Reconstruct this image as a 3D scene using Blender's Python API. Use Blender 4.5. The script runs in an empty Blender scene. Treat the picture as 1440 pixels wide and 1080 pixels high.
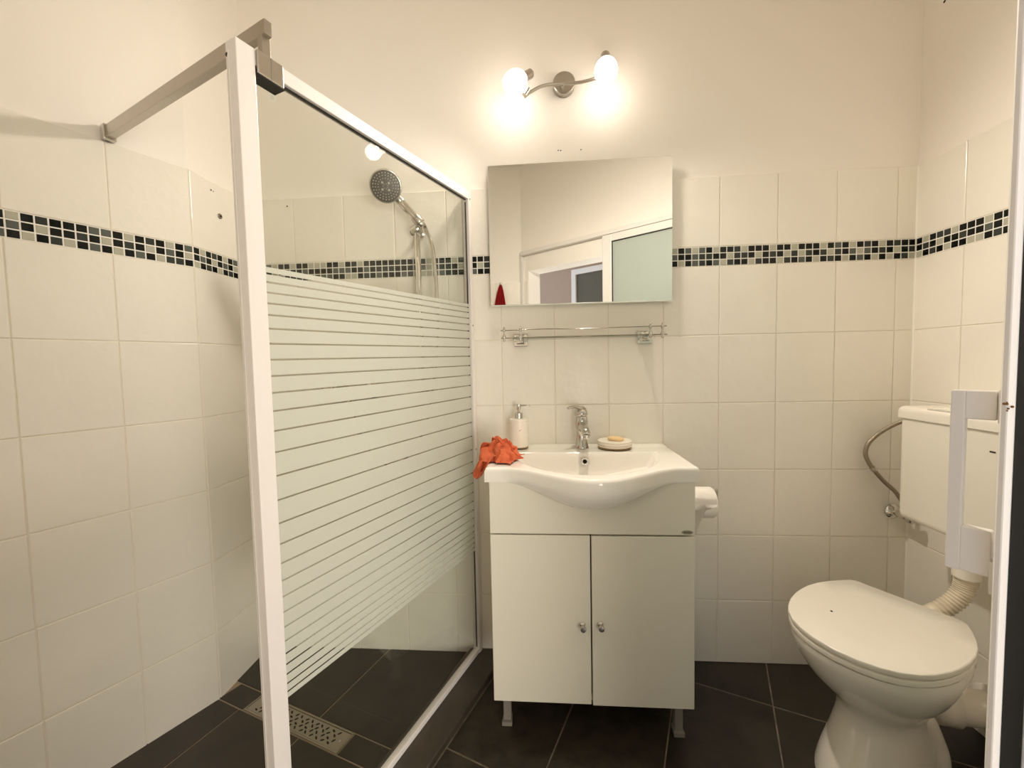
import bpy, bmesh, math, random
from mathutils import Vector, Matrix, noise
random.seed(7)
PI = math.pi
scene = bpy.context.scene
COL = scene.collection

# ------------------------------------------------------------------ camera
cam_d = bpy.data.cameras.new('camera')
cam = bpy.data.objects.new('camera', cam_d); COL.objects.link(cam)
RIGHT = Vector((0.99718199, 0.07216979, -0.02048415))
UP = Vector((0.01654315, 0.05478801, 0.99836096))
FWD = Vector((-0.07317379, 0.99588644, -0.0534397))
CAM = Vector((-0.6488, -1.5523, 1.1594))
m = Matrix.Identity(4)
for i in range(3):
    m[i][0] = RIGHT[i]; m[i][1] = UP[i]; m[i][2] = -FWD[i]; m[i][3] = CAM[i]
cam.matrix_world = m
cam_d.sensor_width = 36.0
cam_d.lens = 574.86 / 1440 * 36
cam_d.clip_start = 0.01
scene.camera = cam

# ------------------------------------------------------------------ world, hall fill, exposure
w = bpy.data.worlds.new('sky'); scene.world = w; w.use_nodes = True
bg = w.node_tree.nodes['Background']
bg.inputs[0].default_value = (0.80, 0.87, 1.0, 1); bg.inputs[1].default_value = 1.0
LAMP_STRENGTH = 8.0
SPOT_W = (17.5, 45.0)     # left and right bulb
LAMP_COLOR = (1.0, 0.89, 0.76)
HALL_FILL_W = 55.0  # power of the fill light added in the hall
scene.view_settings.view_transform = 'Standard'
scene.view_settings.look = 'None'
scene.view_settings.gamma = 1
scene.view_settings.use_curve_mapping = False
scene.view_settings.exposure = 0.53
scene.cycles.use_denoising = True
scene.cycles.max_bounces = 14
scene.cycles.diffuse_bounces = 8
scene.cycles.transparent_max_bounces = 24
scene.cycles.caustics_reflective = False
scene.cycles.caustics_refractive = False
scene.cycles.sample_clamp_indirect = 6.0


def add_light(name, kind, loc, energy, color, size=None, size_y=None, direction=None):
    d = bpy.data.lights.new(name, kind); d.energy = energy; d.color = color
    if kind == 'AREA':
        d.shape = 'RECTANGLE'; d.size = size; d.size_y = size_y
    o = bpy.data.objects.new(name, d); COL.objects.link(o); o.location = loc
    if direction is not None:
        o.rotation_euler = Vector(direction).to_track_quat('-Z', 'Z').to_euler()
    return o


# ------------------------------------------------------------------ materials
MATS = {}


def new_mat(name):
    mt = bpy.data.materials.new(name); mt.use_nodes = True
    MATS[name] = mt
    return mt, mt.node_tree.nodes, mt.node_tree.links


def pbr(name, col, rough=0.5, metal=0.0, bump=None, var=None, trans=0.0, spec=None, ior=None, coat=0.0):
    """bump = (scale, strength, distance), var = (scale, amount)"""
    mt, N, L = new_mat(name)
    b = N['Principled BSDF']
    b.inputs['Base Color'].default_value = (*col, 1)
    b.inputs['Roughness'].default_value = rough
    b.inputs['Metallic'].default_value = metal
    b.inputs['Transmission Weight'].default_value = trans
    if spec is not None: b.inputs['Specular IOR Level'].default_value = spec
    if ior is not None: b.inputs['IOR'].default_value = ior
    if coat: b.inputs['Coat Weight'].default_value = coat
    geo = N.new('ShaderNodeNewGeometry')
    if var:
        n = N.new('ShaderNodeTexNoise'); n.inputs['Scale'].default_value = var[0]; n.inputs['Detail'].default_value = 5
        L.new(geo.outputs['Position'], n.inputs['Vector'])
        r = N.new('ShaderNodeValToRGB')
        a = var[1]
        r.color_ramp.elements[0].color = (*[c * (1 - a) for c in col], 1)
        r.color_ramp.elements[1].color = (*[min(1, c * (1 + a * 0.6)) for c in col], 1)
        r.color_ramp.elements[0].position = 0.3; r.color_ramp.elements[1].position = 0.7
        L.new(n.outputs['Fac'], r.inputs['Fac']); L.new(r.outputs['Color'], b.inputs['Base Color'])
    if bump:
        n = N.new('ShaderNodeTexNoise'); n.inputs['Scale'].default_value = bump[0]; n.inputs['Detail'].default_value = 3
        L.new(geo.outputs['Position'], n.inputs['Vector'])
        bp = N.new('ShaderNodeBump'); bp.inputs['Strength'].default_value = bump[1]; bp.inputs['Distance'].default_value = bump[2]
        L.new(n.outputs['Fac'], bp.inputs['Height']); L.new(bp.outputs['Normal'], b.inputs['Normal'])
    return mt


WHITE = (0.86, 0.82, 0.75)
pbr('paint', (0.90, 0.86, 0.80), 0.65, bump=(9, 0.25, 0.01))
pbr('tile_glaze', (0.87, 0.835, 0.76), 0.22, bump=(11, 0.16, 0.02), var=(3.0, 0.03))
pbr('grout', (0.83, 0.78, 0.68), 0.9)
pbr('grout_white', (0.92, 0.90, 0.84), 0.85)
pbr('mosaic_black', (0.006, 0.008, 0.006), 0.10, spec=0.2)
pbr('mosaic_dark', (0.040, 0.046, 0.040), 0.10, spec=0.2)
pbr('mosaic_grey', (0.105, 0.118, 0.105), 0.10, spec=0.2)
pbr('mosaic_light', (0.46, 0.455, 0.37), 0.10, spec=0.2)
pbr('slate', (0.022, 0.016, 0.011), 0.35, bump=(60, 0.25, 0.002), var=(14, 0.35))
pbr('slate_shower', (0.036, 0.026, 0.018), 0.32, bump=(60, 0.2, 0.002), var=(9, 0.25))
pbr('slate_worn', (0.030, 0.022, 0.014), 0.4, bump=(40, 0.3, 0.003), var=(22, 0.6))
pbr('joint_floor', (0.22, 0.18, 0.135), 0.9, var=(30, 0.4))
pbr('joint_shower', (0.34, 0.27, 0.20), 0.9)
pbr('slate_curb', (0.058, 0.045, 0.033), 0.4, bump=(60, 0.2, 0.002), var=(12, 0.3))
pbr('enamel_white', (0.80, 0.77, 0.74), 0.3)
pbr('alu_white', (0.78, 0.74, 0.72), 0.35)
pbr('gasket_black', (0.012, 0.012, 0.01), 0.5)
pbr('chrome', (0.78, 0.76, 0.72), 0.08, 1.0)
pbr('tap_metal', (0.56, 0.54, 0.50), 0.14, 1.0)
pbr('glass_green', (0.20, 0.27, 0.20), 0.15)
pbr('chrome_dark', (0.40, 0.37, 0.32), 0.12, 1.0)
pbr('chrome_soft', (0.62, 0.59, 0.55), 0.2, 1.0)
pbr('steel_brushed', (0.52, 0.48, 0.43), 0.3, 1.0)
pbr('steel_drain', (0.45, 0.41, 0.35), 0.42, 1.0, bump=(200, 0.1, 0.001))
pbr('steel_dull', (0.30, 0.27, 0.23), 0.4, 0.9)
pbr('mirror_silver', (0.86, 0.87, 0.85), 0.0, 1.0)
pbr('mirror_edge', (0.75, 0.78, 0.72), 0.2)
pbr('ceramic', (0.87, 0.84, 0.78), 0.10, coat=0.3)
pbr('ceramic_toilet', (0.85, 0.81, 0.73), 0.12, coat=0.3)
pbr('plastic_seat', (0.86, 0.82, 0.74), 0.25)
pbr('plastic_tank', (0.86, 0.82, 0.74), 0.3)
pbr('plastic_grey', (0.72, 0.70, 0.65), 0.4)
pbr('cabinet_white', (0.78, 0.75, 0.64), 0.28)
pbr('cabinet_inside', (0.10, 0.08, 0.05), 0.8)
pbr('foot_plastic', (0.22, 0.20, 0.17), 0.5)
pbr('hole_black', (0.008, 0.007, 0.006), 0.9)
pbr('rust', (0.16, 0.07, 0.02), 0.9)
pbr('pipe_cream', (0.74, 0.66, 0.52), 0.4, var=(25, 0.12))
pbr('hose_braid', (0.34, 0.29, 0.22), 0.4, 0.7, bump=(500, 0.5, 0.001))
pbr('cloth_red', (0.60, 0.125, 0.045), 0.85, bump=(260, 0.5, 0.002), var=(40, 0.18))
pbr('cloth_crimson', (0.42, 0.012, 0.012), 0.85)
pbr('soap', (0.86, 0.62, 0.34), 0.45)
pbr('stoneware', (0.88, 0.82, 0.73), 0.35, bump=(300, 0.2, 0.0008))
pbr('bamboo', (0.30, 0.20, 0.09), 0.5)
pbr('paper', (0.88, 0.84, 0.78), 0.95, bump=(150, 0.3, 0.002))
pbr('shower_face', (0.075, 0.066, 0.054), 0.4)
pbr('nozzle', (0.50, 0.47, 0.40), 0.4)
pbr('badge', (0.40, 0.36, 0.28), 0.35, 0.6)
pbr('hall_paint', (0.43, 0.32, 0.24), 0.8)
pbr('hall_white', (0.80, 0.80, 0.80), 0.7)
pbr('hall_floor', (0.20, 0.15, 0.11), 0.5)
pbr('hall_window_dark', (0.10, 0.085, 0.05), 0.15)
pbr('outer_profile', (0.62, 0.66, 0.72), 0.4)  # daylight's blue cast mixed into the white profile's colour


def thin_glass(name, tint, refl):
    mt, N, L = new_mat(name)
    N.remove(N['Principled BSDF'])
    t = N.new('ShaderNodeBsdfTransparent'); t.inputs[0].default_value = (*tint, 1)
    g = N.new('ShaderNodeBsdfGlossy'); g.inputs['Roughness'].default_value = 0.01
    # thin pane: Schlick reflectance from the angle of view, the same from either side
    ge = N.new('ShaderNodeNewGeometry')
    dt = N.new('ShaderNodeVectorMath'); dt.operation = 'DOT_PRODUCT'
    L.new(ge.outputs['Incoming'], dt.inputs[0]); L.new(ge.outputs['Normal'], dt.inputs[1])
    ab = N.new('ShaderNodeMath'); ab.operation = 'ABSOLUTE'; L.new(dt.outputs['Value'], ab.inputs[0])
    om = N.new('ShaderNodeMath'); om.operation = 'SUBTRACT'; om.inputs[0].default_value = 1.0; L.new(ab.outputs[0], om.inputs[1])
    pw = N.new('ShaderNodeMath'); pw.operation = 'POWER'; L.new(om.outputs[0], pw.inputs[0]); pw.inputs[1].default_value = 5.0
    fr = N.new('ShaderNodeMath'); fr.operation = 'MULTIPLY_ADD'; L.new(pw.outputs[0], fr.inputs[0]); fr.inputs[1].default_value = 0.96; fr.inputs[2].default_value = 0.04
    mu = N.new('ShaderNodeMath'); mu.operation = 'MULTIPLY'; mu.inputs[1].default_value = refl
    mx = N.new('ShaderNodeMixShader')
    L.new(fr.outputs[0], mu.inputs[0]); L.new(mu.outputs[0], mx.inputs[0])
    L.new(t.outputs[0], mx.inputs[1]); L.new(g.outputs[0], mx.inputs[2])
    L.new(mx.outputs[0], N['Material Output'].inputs[0])


thin_glass('screen_glass', (0.955, 0.965, 0.945), 1.0)
thin_glass('shelf_glass', (0.93, 0.97, 0.94), 1.0)


def frosted(name, col, transl):
    mt, N, L = new_mat(name)
    b = N['Principled BSDF']; b.inputs['Base Color'].default_value = (*col, 1); b.inputs['Roughness'].default_value = 0.3
    t = N.new('ShaderNodeBsdfTranslucent'); t.inputs[0].default_value = (*col, 1)
    mx = N.new('ShaderNodeMixShader'); mx.inputs[0].default_value = transl
    L.new(b.outputs[0], mx.inputs[1]); L.new(t.outputs[0], mx.inputs[2])
    L.new(mx.outputs[0], N['Material Output'].inputs[0])


frosted('film', (0.79, 0.80, 0.735), 0.45)
frosted('door_frosted', (0.83, 0.90, 0.85), 0.60)


def emitter(name, col, strength):
    mt, N, L = new_mat(name)
    b = N['Principled BSDF']
    b.inputs['Base Color'].default_value = (0.9, 0.88, 0.82, 1)
    b.inputs['Emission Color'].default_value = (*col, 1)
    b.inputs['Emission Strength'].default_value = strength


emitter('lamp_glass', LAMP_COLOR, LAMP_STRENGTH)

# ------------------------------------------------------------------ mesh helpers


def mesh_obj(name, bm, mat, parent=None, smooth=False, kind=None, angle=None):
    bmesh.ops.recalc_face_normals(bm, faces=bm.faces)
    me = bpy.data.meshes.new(name); bm.to_mesh(me); bm.free()
    if mat: me.materials.append(MATS[mat])
    if smooth:
        for p in me.polygons: p.use_smooth = True
        if angle: me.set_sharp_from_angle(angle=math.radians(angle))
    o = bpy.data.objects.new(name, me); COL.objects.link(o)
    if parent: o.parent = parent
    if kind: o['kind'] = kind
    return o


def tag(o, label, cat=None, group=None):
    o['label'] = label
    if cat: o['category'] = cat
    if group: o['group'] = group
    return o


def thing(name, label, cat, group=None, loc=(0, 0, 0)):
    o = bpy.data.objects.new(name, None); COL.objects.link(o); o.location = loc
    o.empty_display_size = 0.05
    return tag(o, label, cat, group)


def frame3(o, ux, uy, uz):
    mm = Matrix.Identity(4)
    for i in range(3):
        mm[i][0] = ux[i]; mm[i][1] = uy[i]; mm[i][2] = uz[i]; mm[i][3] = o[i]
    return mm


def box(bm, lo, hi, bevel=0.0, seg=2, mat=None):
    r = bmesh.ops.create_cube(bm, size=1.0)
    vs = r['verts']
    for v in vs:
        for i in range(3):
            v.co[i] = lo[i] if v.co[i] < 0 else hi[i]
    if bevel > 0:
        es = list({e for v in vs for e in v.link_edges})
        rr = bmesh.ops.bevel(bm, geom=es, offset=bevel, segments=seg, profile=0.5, affect='EDGES')
        vs = list({v for f in rr['faces'] for v in f.verts} | {v for v in vs if v.is_valid})
    if mat is not None:
        bmesh.ops.transform(bm, matrix=mat, verts=[v for v in vs if v.is_valid])
    return vs


def bx(lo, hi, bevel=0.0, seg=2, mat=None):
    bm = bmesh.new(); box(bm, lo, hi, bevel, seg, mat); return bm


def axis_mat(p, d):
    d = Vector(d).normalized()
    a = Vector((0, 0, 1)) if abs(d.z) < 0.95 else Vector((1, 0, 0))
    x = a.cross(d).normalized(); y = d.cross(x)
    return frame3(p, x, y, d)


def lathe(bm, prof, mat=None, n=32, cap=True, wave=None):
    """prof = [(r, h)]; revolve about z, then matrix"""
    rings = []
    for k, (r, h) in enumerate(prof):
        ring = []
        for i in range(n):
            a = 2 * PI * i / n
            rr, hh = r, h
            if wave: rr, hh = wave(k, a, r, h)
            co = Vector((rr * math.cos(a), rr * math.sin(a), hh))
            ring.append(bm.verts.new(mat @ co if mat else co))
        rings.append(ring)
    for a, b in zip(rings, rings[1:]):
        for i in range(n):
            bm.faces.new((a[i], a[(i + 1) % n], b[(i + 1) % n], b[i]))
    if cap:
        if prof[0][0] > 1e-6: bm.faces.new(list(reversed(rings[0])))
        if prof[-1][0] > 1e-6: bm.faces.new(rings[-1])
    bmesh.ops.remove_doubles(bm, verts=[v for rg in rings for v in rg], dist=1e-6)


def lt(prof, p=(0, 0, 0), d=(0, 0, 1), n=32, wave=None):
    bm = bmesh.new(); lathe(bm, prof, axis_mat(p, d), n, True, wave); return bm


def spline(pts, per=10):
    pts = [Vector(p) for p in pts]
    out = []
    P = [pts[0] * 2 - pts[1]] + pts + [pts[-1] * 2 - pts[-2]]
    for i in range(1, len(P) - 2):
        for k in range(per):
            t = k / per
            a, b, c, d = P[i - 1], P[i], P[i + 1], P[i + 2]
            out.append(0.5 * ((2 * b) + (c - a) * t + (2 * a - 5 * b + 4 * c - d) * t * t + (3 * b - a - 3 * c + d) * t ** 3))
    out.append(pts[-1])
    return out


def tube(bm, path, rad, n=12, flat=None, cap=True):
    """rad: float or f(t); flat = (width factor, up vector)"""
    path = [Vector(p) for p in path]
    rings = []
    prev = None
    for i, p in enumerate(path):
        d = (path[min(i + 1, len(path) - 1)] - path[max(i - 1, 0)]).normalized()
        if prev is None:
            a = Vector((0, 0, 1)) if abs(d.z) < 0.9 else Vector((1, 0, 0))
            x = a.cross(d).normalized()
        else:
            x = (prev - d * prev.dot(d)).normalized()
        prev = x
        y = d.cross(x)
        r = rad(i / (len(path) - 1)) if callable(rad) else rad
        rings.append([bm.verts.new(p + (x * math.cos(2 * PI * k / n) + y * math.sin(2 * PI * k / n)) * r) for k in range(n)])
    for a, b in zip(rings, rings[1:]):
        for i in range(n):
            bm.faces.new((a[i], a[(i + 1) % n], b[(i + 1) % n], b[i]))
    if cap:
        bm.faces.new(list(reversed(rings[0]))); bm.faces.new(rings[-1])


def tb(path, rad, n=12):
    bm = bmesh.new(); tube(bm, path, rad, n); return bm


def prism(bm, pts, z0, z1, mat=None):
    lo = [bm.verts.new((x, y, z0)) for x, y in pts]; hi = [bm.verts.new((x, y, z1)) for x, y in pts]
    n = len(pts)
    bm.faces.new(list(reversed(lo))); bm.faces.new(hi)
    for i in range(n): bm.faces.new((lo[i], lo[(i + 1) % n], hi[(i + 1) % n], hi[i]))
    if mat is not None: bmesh.ops.transform(bm, matrix=mat, verts=lo + hi)
    return lo, hi


def pz(pts, z0, z1, mat=None):
    bm = bmesh.new(); prism(bm, pts, z0, z1, mat); return bm


Z = Vector((0, 0, 1))

# ------------------------------------------------------------------ wall shell (tile faces lie on the measured planes)
X_R = 0.663                    # right wall
X_C = -1.785                   # short wall in the shower corner
KINK = Vector((X_C, -0.265, 0))
E_L = Vector((-0.45196, -0.89204, 0))     # the shower's slanting left wall runs towards the door
N_L = Vector((0.89204, -0.45196, 0))
CEIL = 2.62
ROWS = [0.0, 0.2452, 0.4948, 0.7443, 0.9938, 1.2434, 1.4929]
Z_MB, Z_MT, Z_TOP = 1.4929, 1.5615, 1.8103
LEFT_LEN = 1.50
LEFT_END = KINK + E_L * LEFT_LEN
# plane of the sliding door leaf and of the wall behind it
S0 = Vector((-0.254, -1.170, 0)); DD = Vector((0.797, 0.604, 0)); NR = Vector((-0.604, 0.797, 0))
WALL_OFF = -0.046              # wall face behind the leaf's face


def dp(s, p=0.0, z=0.0):
    v = S0 + DD * s + NR * p; v.z = z; return v


def struct(name, bm, mat):
    o = mesh_obj(name, bm, mat); o['kind'] = 'structure'; return o


PL = 0.008   # the plaster lies this far behind the tile faces
wall_back = struct('wall_back', bx((-1.95, PL, -0.05), (0.80, 0.14, CEIL)), 'paint')
wall_right = struct('wall_right', bx((X_R + PL, -0.70, -0.05), (X_R + 0.14, PL, CEIL)), 'paint')
wall_corner = struct('wall_corner', bx((X_C - 0.15, -0.2631, -0.05), (X_C - PL, PL, CEIL)), 'paint')
o = KINK - N_L * PL
wall_left = struct('wall_left', bx((0.0019, -0.14, -0.05), (LEFT_LEN + 0.1, 0, CEIL),
                                   mat=frame3(o, E_L, N_L, Z)), 'paint')
tag(wall_back, 'cream painted wall above white tiling behind the washbasin')
tag(wall_right, 'short cream wall with white tiling behind the toilet cistern')
tag(wall_corner, 'narrow tiled wall strip in the shower corner')
tag(wall_left, 'slanting white tiled shower wall')

# tiles: shared meshes by size
TILE_MESH = {}


def tile_mesh(wd, ht, th, bev, mat):
    key = (round(wd, 4), round(ht, 4), round(th, 4), mat)
    if key in TILE_MESH: return TILE_MESH[key]
    bm = bmesh.new()
    a = [(-wd / 2, -ht / 2), (wd / 2, -ht / 2), (wd / 2, ht / 2), (-wd / 2, ht / 2)]
    def ring(k, y): return [bm.verts.new((math.copysign(abs(x) - k, x), y, math.copysign(abs(z) - k, z))) for x, z in a]
    r0 = ring(0, -th); r1 = ring(0, -bev * 0.8); r2 = ring(bev * 0.35, -bev * 0.25); r3 = ring(bev, 0.0)
    for p, q in ((r0, r1), (r1, r2), (r2, r3)):
        for i in range(4): bm.faces.new((p[i], p[(i + 1) % 4], q[(i + 1) % 4], q[i]))
    bm.faces.new(r3)
    bmesh.ops.recalc_face_normals(bm, faces=bm.faces)
    me = bpy.data.meshes.new('tile'); bm.to_mesh(me); bm.free(); me.materials.append(MATS[mat])
    TILE_MESH[key] = me
    return me


def put_tile(name, me, parent, c, n, tilt=0.0):
    ob = bpy.data.objects.new(name, me); COL.objects.link(ob); ob.parent = parent
    u = n.cross(Z)
    mm = frame3(c, u, n, Z)
    if tilt: mm = mm @ Matrix.Rotation(random.uniform(-tilt, tilt), 4, 'X') @ Matrix.Rotation(random.uniform(-tilt, tilt), 4, 'Z')
    ob.matrix_local = mm
    return ob


G = 0.0022


def tile_wall(parent, o, e, n, cols, rows, jit=0.0016):
    """o: point on the face at s=0, e: direction of s, cols: s edges, rows: list of (z0, z1)"""
    for s0, s1 in zip(cols, cols[1:]):
        for z0, z1 in rows:
            wd, ht = s1 - s0 - G, z1 - z0 - G
            if wd < 0.008: continue
            c = o + e * ((s0 + s1) / 2) + Z * ((z0 + z1) / 2)
            put_tile('wall_tile', tile_mesh(wd, ht, 0.0065, 0.0022, 'tile_glaze'), parent, c, n, jit)


TROWS = list(zip(ROWS, ROWS[1:])) + [(Z_MT, Z_TOP)]
MP = 0.0246
MCOL = {'K': 'mosaic_black', 'G': 'mosaic_dark', 'M': 'mosaic_grey', 'L': 'mosaic_light'}


def mosaic(parent, o, e, n, s_edges, rows3):
    hz = (Z_MT - Z_MB) / 3
    for r in range(3):
        z1 = Z_MT - r * hz; z0 = z1 - hz
        for k, (s0, s1) in enumerate(zip(s_edges, s_edges[1:])):
            ch = rows3[r][k % len(rows3[r])] if k < len(rows3[r]) else random.choice('KKKGGLKLG')
            if ch == 'G' and random.random() < 0.4: ch = 'M'
            wd = s1 - s0 - 0.0034
            if wd < 0.006: continue
            c = o + e * ((s0 + s1) / 2) + Z * ((z0 + z1) / 2) + n * 0.0005
            put_tile('mosaic_tile', tile_mesh(wd, hz - 0.0034, 0.0075, 0.0014, MCOL[ch]), parent, c, n, 0.006)


def grout(parent, o, e, n, s0, s1):
    u = n.cross(Z)
    # joint mortar behind the tiles, white behind the mosaic
    for nm, z0, z1, mt in (('grout', 0, Z_MB, 'grout'), ('mosaic_grout', Z_MB, Z_MT, 'grout_white'), ('grout', Z_MT, Z_TOP - 0.001, 'grout')):
        c = o + e * ((s0 + s1) / 2)
        mm = frame3(c, u, n, Z)
        d = -0.0009 if mt == 'grout_white' else -0.0028
        g_ = mesh_obj(nm, bx((-(s1 - s0) / 2, -PL - 0.001, z0), ((s1 - s0) / 2, d, z1), mat=mm), mt, parent)


# back wall: joints at x = 0.2 * i
O = Vector((0, 0, 0)); EX = Vector((1, 0, 0)); NB = Vector((0, -1, 0))
cols = [X_C + 0.001] + [0.2 * i for i in range(-8, 4)] + [X_R - 0.001]
tile_wall(wall_back, O, EX, NB, cols, TROWS)
grout(wall_back, O, EX, NB, X_C - 0.006, X_R + 0.006)
R1 = 'KLKGLGKLKKGLKKKLKKLKKKLKGKLKGKLKGK'
R2 = 'LGKKGGGKKLGGKLKGKLGLGKGLGKGLGKGKLK'
R3 = 'GKLKGGKGLGKKLGKKLGKGKLKGKLKGKLKLKG'
# transcribed run starts beside the mirror at x=-0.185 and ends in the right corner; the rest follows the same rhythm
edges = []
x = -0.172
while x > X_C: x -= MP
edges = [X_C + 0.001] + [x + MP * i for i in range(1, 200) if x + MP * i < X_R - 0.004] + [X_R - 0.001]
i0 = min(range(len(edges)), key=lambda i: abs(edges[i] + 0.172 + MP))
rr = random.Random(3)
pre1 = ''.join(rr.choice('KKGLKGKLK') for _ in range(i0)); pre2 = ''.join(rr.choice('KGLKGKKLG') for _ in range(i0)); pre3 = ''.join(rr.choice('KLGKKGLKG') for _ in range(i0))
mosaic(wall_back, O, EX, NB, edges, (pre1 + R1, pre2 + R2, pre3 + R3))
# short corner wall
oc = Vector((X_C, -0.265, 0)); EC = Vector((0, 1, 0)); NC = Vector((1, 0, 0))
tile_wall(wall_corner, oc, EC, NC, [0.001, 0.2, 0.264], TROWS)
grout(wall_corner, oc, EC, NC, 0.001, 0.271)
mosaic(wall_corner, oc, EC, NC, [0.001 + MP * i for i in range(11)] + [0.264],
       ('KLKGKLKGKLK', 'KGKLKGKLGKG', 'LKGKLKGKLKG'))
# slanting shower wall
cl = [0.001] + [0.2 * i for i in range(1, 8)] + [LEFT_LEN]
tile_wall(wall_left, KINK, E_L, N_L, cl, TROWS)
grout(wall_left, KINK, E_L, N_L, 0.001, LEFT_LEN)
L1, L2, L3 = 'KLKGKKKGGKLKGKLKG'[::-1], 'KGKLKKGKLKGKLKGKL'[::-1], 'GKLKGLKGKLKGKLGGK'[::-1]
mosaic(wall_left, KINK, E_L, N_L, [0.001 + MP * i for i in range(34)], (L1, L2, L3))
# right wall
orr = Vector((X_R, 0, 0)); ER = Vector((0, -1, 0)); NRW = Vector((-1, 0, 0))
tile_wall(wall_right, orr, ER, NRW, [0.001, 0.165, 0.365, 0.47], TROWS)
grout(wall_right, orr, ER, NRW, -0.006, 0.47)
mosaic(wall_right, orr, ER, NRW, [0.001] + [0.0247 + MP * i for i in range(18)],
       ('KLKGGLKKKLKKGK', 'KGKLKKGKKGKLKG', 'LKGKLKKLLKGKLK'))

# sealant beads in the corners
mesh_obj('corner_sealant', pz([(X_R + 0.001, 0.001), (X_R - 0.0045, 0.001), (X_R - 0.001, -0.001), (X_R + 0.001, -0.0045)], 0.0, Z_MB, None), 'grout_white', wall_right)
mesh_obj('corner_sealant', pz([(X_R + 0.001, 0.001), (X_R - 0.0045, 0.001), (X_R - 0.001, -0.001), (X_R + 0.001, -0.0045)], Z_MT, Z_TOP, None), 'grout_white', wall_right)
mesh_obj('corner_sealant', pz([(X_C - 0.001, 0.001), (X_C - 0.001, -0.0045), (X_C + 0.001, -0.001), (X_C + 0.0045, 0.001)], 0.0, Z_TOP, None), 'grout_white', wall_corner)
# drill holes, plugs
def hole(parent, p, n, r=0.003):
    mesh_obj('drill_hole', lt([(r, 0), (r, 0.0006)], p, n, 12), 'hole_black', parent)


hole(wall_corner, (X_C, -0.176, 1.778), NC, 0.003); hole(wall_corner, (X_C, -0.166, 1.777), NC, 0.002)
hole(wall_back, (-1.622, 0, 1.78), NB, 0.003)
hole(wall_right, (X_R + PL, -0.066, 2.296), NRW, 0.004); hole(wall_right, (X_R + PL, -0.078, 2.296), NRW, 0.003)
for hx, hz in ((-0.575, 1.935), (-0.566, 1.934), (-0.492, 1.933)): hole(wall_back, (hx, PL, hz), NB, 0.0022)
wp = thing('wall_plug', 'grey wall plug in the tiled shower corner above the mosaic band', 'wall plug', loc=(X_C, -0.143, 1.70))
mesh_obj('collar', lt([(0.008, 0), (0.0095, 0.0015), (0.008, 0.004), (0.004, 0.004), (0.004, 0.001)], (0, 0, 0), NC, 20), 'steel_dull', wp)
mesh_obj('screw', lt([(0.0038, 0.001), (0.0038, 0.0045), (0.001, 0.0055)], (0, 0, 0), NC, 12), 'hole_black', wp)

# ------------------------------------------------------------------ floors (tiles clipped to their area)
floor = struct('floor', bx((-2.6, -2.3, -0.12), (1.0, 0.1, -0.0015)), 'joint_floor')
tag(floor, 'dark brown floor of large stone tiles with pale joints')
ceiling = struct('ceiling', bx((-2.75, -2.0, CEIL), (0.85, 0.14, CEIL + 0.1)), 'paint')


def clip(poly, planes):
    for px, py, nx, ny in planes:      # keep (p - P).n >= 0
        out = []
        for i in range(len(poly)):
            a, b = poly[i], poly[(i + 1) % len(poly)]
            da = (a[0] - px) * nx + (a[1] - py) * ny; db = (b[0] - px) * nx + (b[1] - py) * ny
            if da >= 0: out.append(a)
            if da * db < 0:
                t = da / (da - db); out.append((a[0] + (b[0] - a[0]) * t, a[1] + (b[1] - a[1]) * t))
        poly = out
        if len(poly) < 3: return []
    return poly


def floor_tile(parent, poly, z, mat, th=0.012):
    cx = sum(p[0] for p in poly) / len(poly); cy = sum(p[1] for p in poly) / len(poly)
    bm = bmesh.new()
    def ring(k, zz):
        out = []
        for x_, y_ in poly:
            dx, dy = cx - x_, cy - y_; l = math.hypot(dx, dy) or 1
            out.append(bm.verts.new((x_ + dx / l * k, y_ + dy / l * k, zz)))
        return out
    a = ring(0, z - th); b = ring(0, z - 0.0015); c = ring(0.002, z)
    n = len(poly)
    for p, q in ((a, b), (b, c)):
        for i in range(n): bm.faces.new((p[i], p[(i + 1) % n], q[(i + 1) % n], q[i]))
    bm.faces.new(c)
    return mesh_obj('floor_tile', bm, mat, parent)


SCR_A = Vector((-0.915, -0.010, 0)); SCR_D = Vector((-0.36093, -0.93259, 0)); SCR_N = Vector((0.93259, -0.36093, 0))
LEN = 0.826
CURB_W = 0.100
# main floor: rows rotated 22 degrees, tiles 0.30 x 0.585
th22 = math.radians(22.3)
PV = Vector((math.cos(th22), -math.sin(th22), 0)); NV = Vector((math.sin(th22), math.cos(th22), 0))
g2 = 0.0035
cp = SCR_A + SCR_N * (CURB_W + 0.004)
main_planes = [(cp.x, cp.y, SCR_N.x, SCR_N.y), (0, 0.006, 0, -1), (X_R + 0.006, 0, -1, 0)]
q0 = dp(0, WALL_OFF - 0.30); main_planes.append((q0.x, q0.y, NR.x, NR.y))
p_node = Vector((0.10, -0.195, 0)).dot(PV); n_node = Vector((0.10, -0.195, 0)).dot(NV)
ti = 0
for i in range(-7, 4):
    for j in range(-4, 4):
        p0, p1 = p_node + 0.302 * i + g2 / 2, p_node + 0.302 * (i + 1) - g2 / 2
        n0, n1 = n_node + 0.586 * j + g2 / 2, n_node + 0.586 * (j + 1) - g2 / 2
        poly = [(PV * a + NV * b).to_2d()[:] for a, b in ((p0, n0), (p1, n0), (p1, n1), (p0, n1))]
        poly = clip(poly, main_planes)
        if poly:
            floor_tile(floor, poly, 0.0, 'slate_worn' if i < -1 else 'slate', 0.002)
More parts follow.
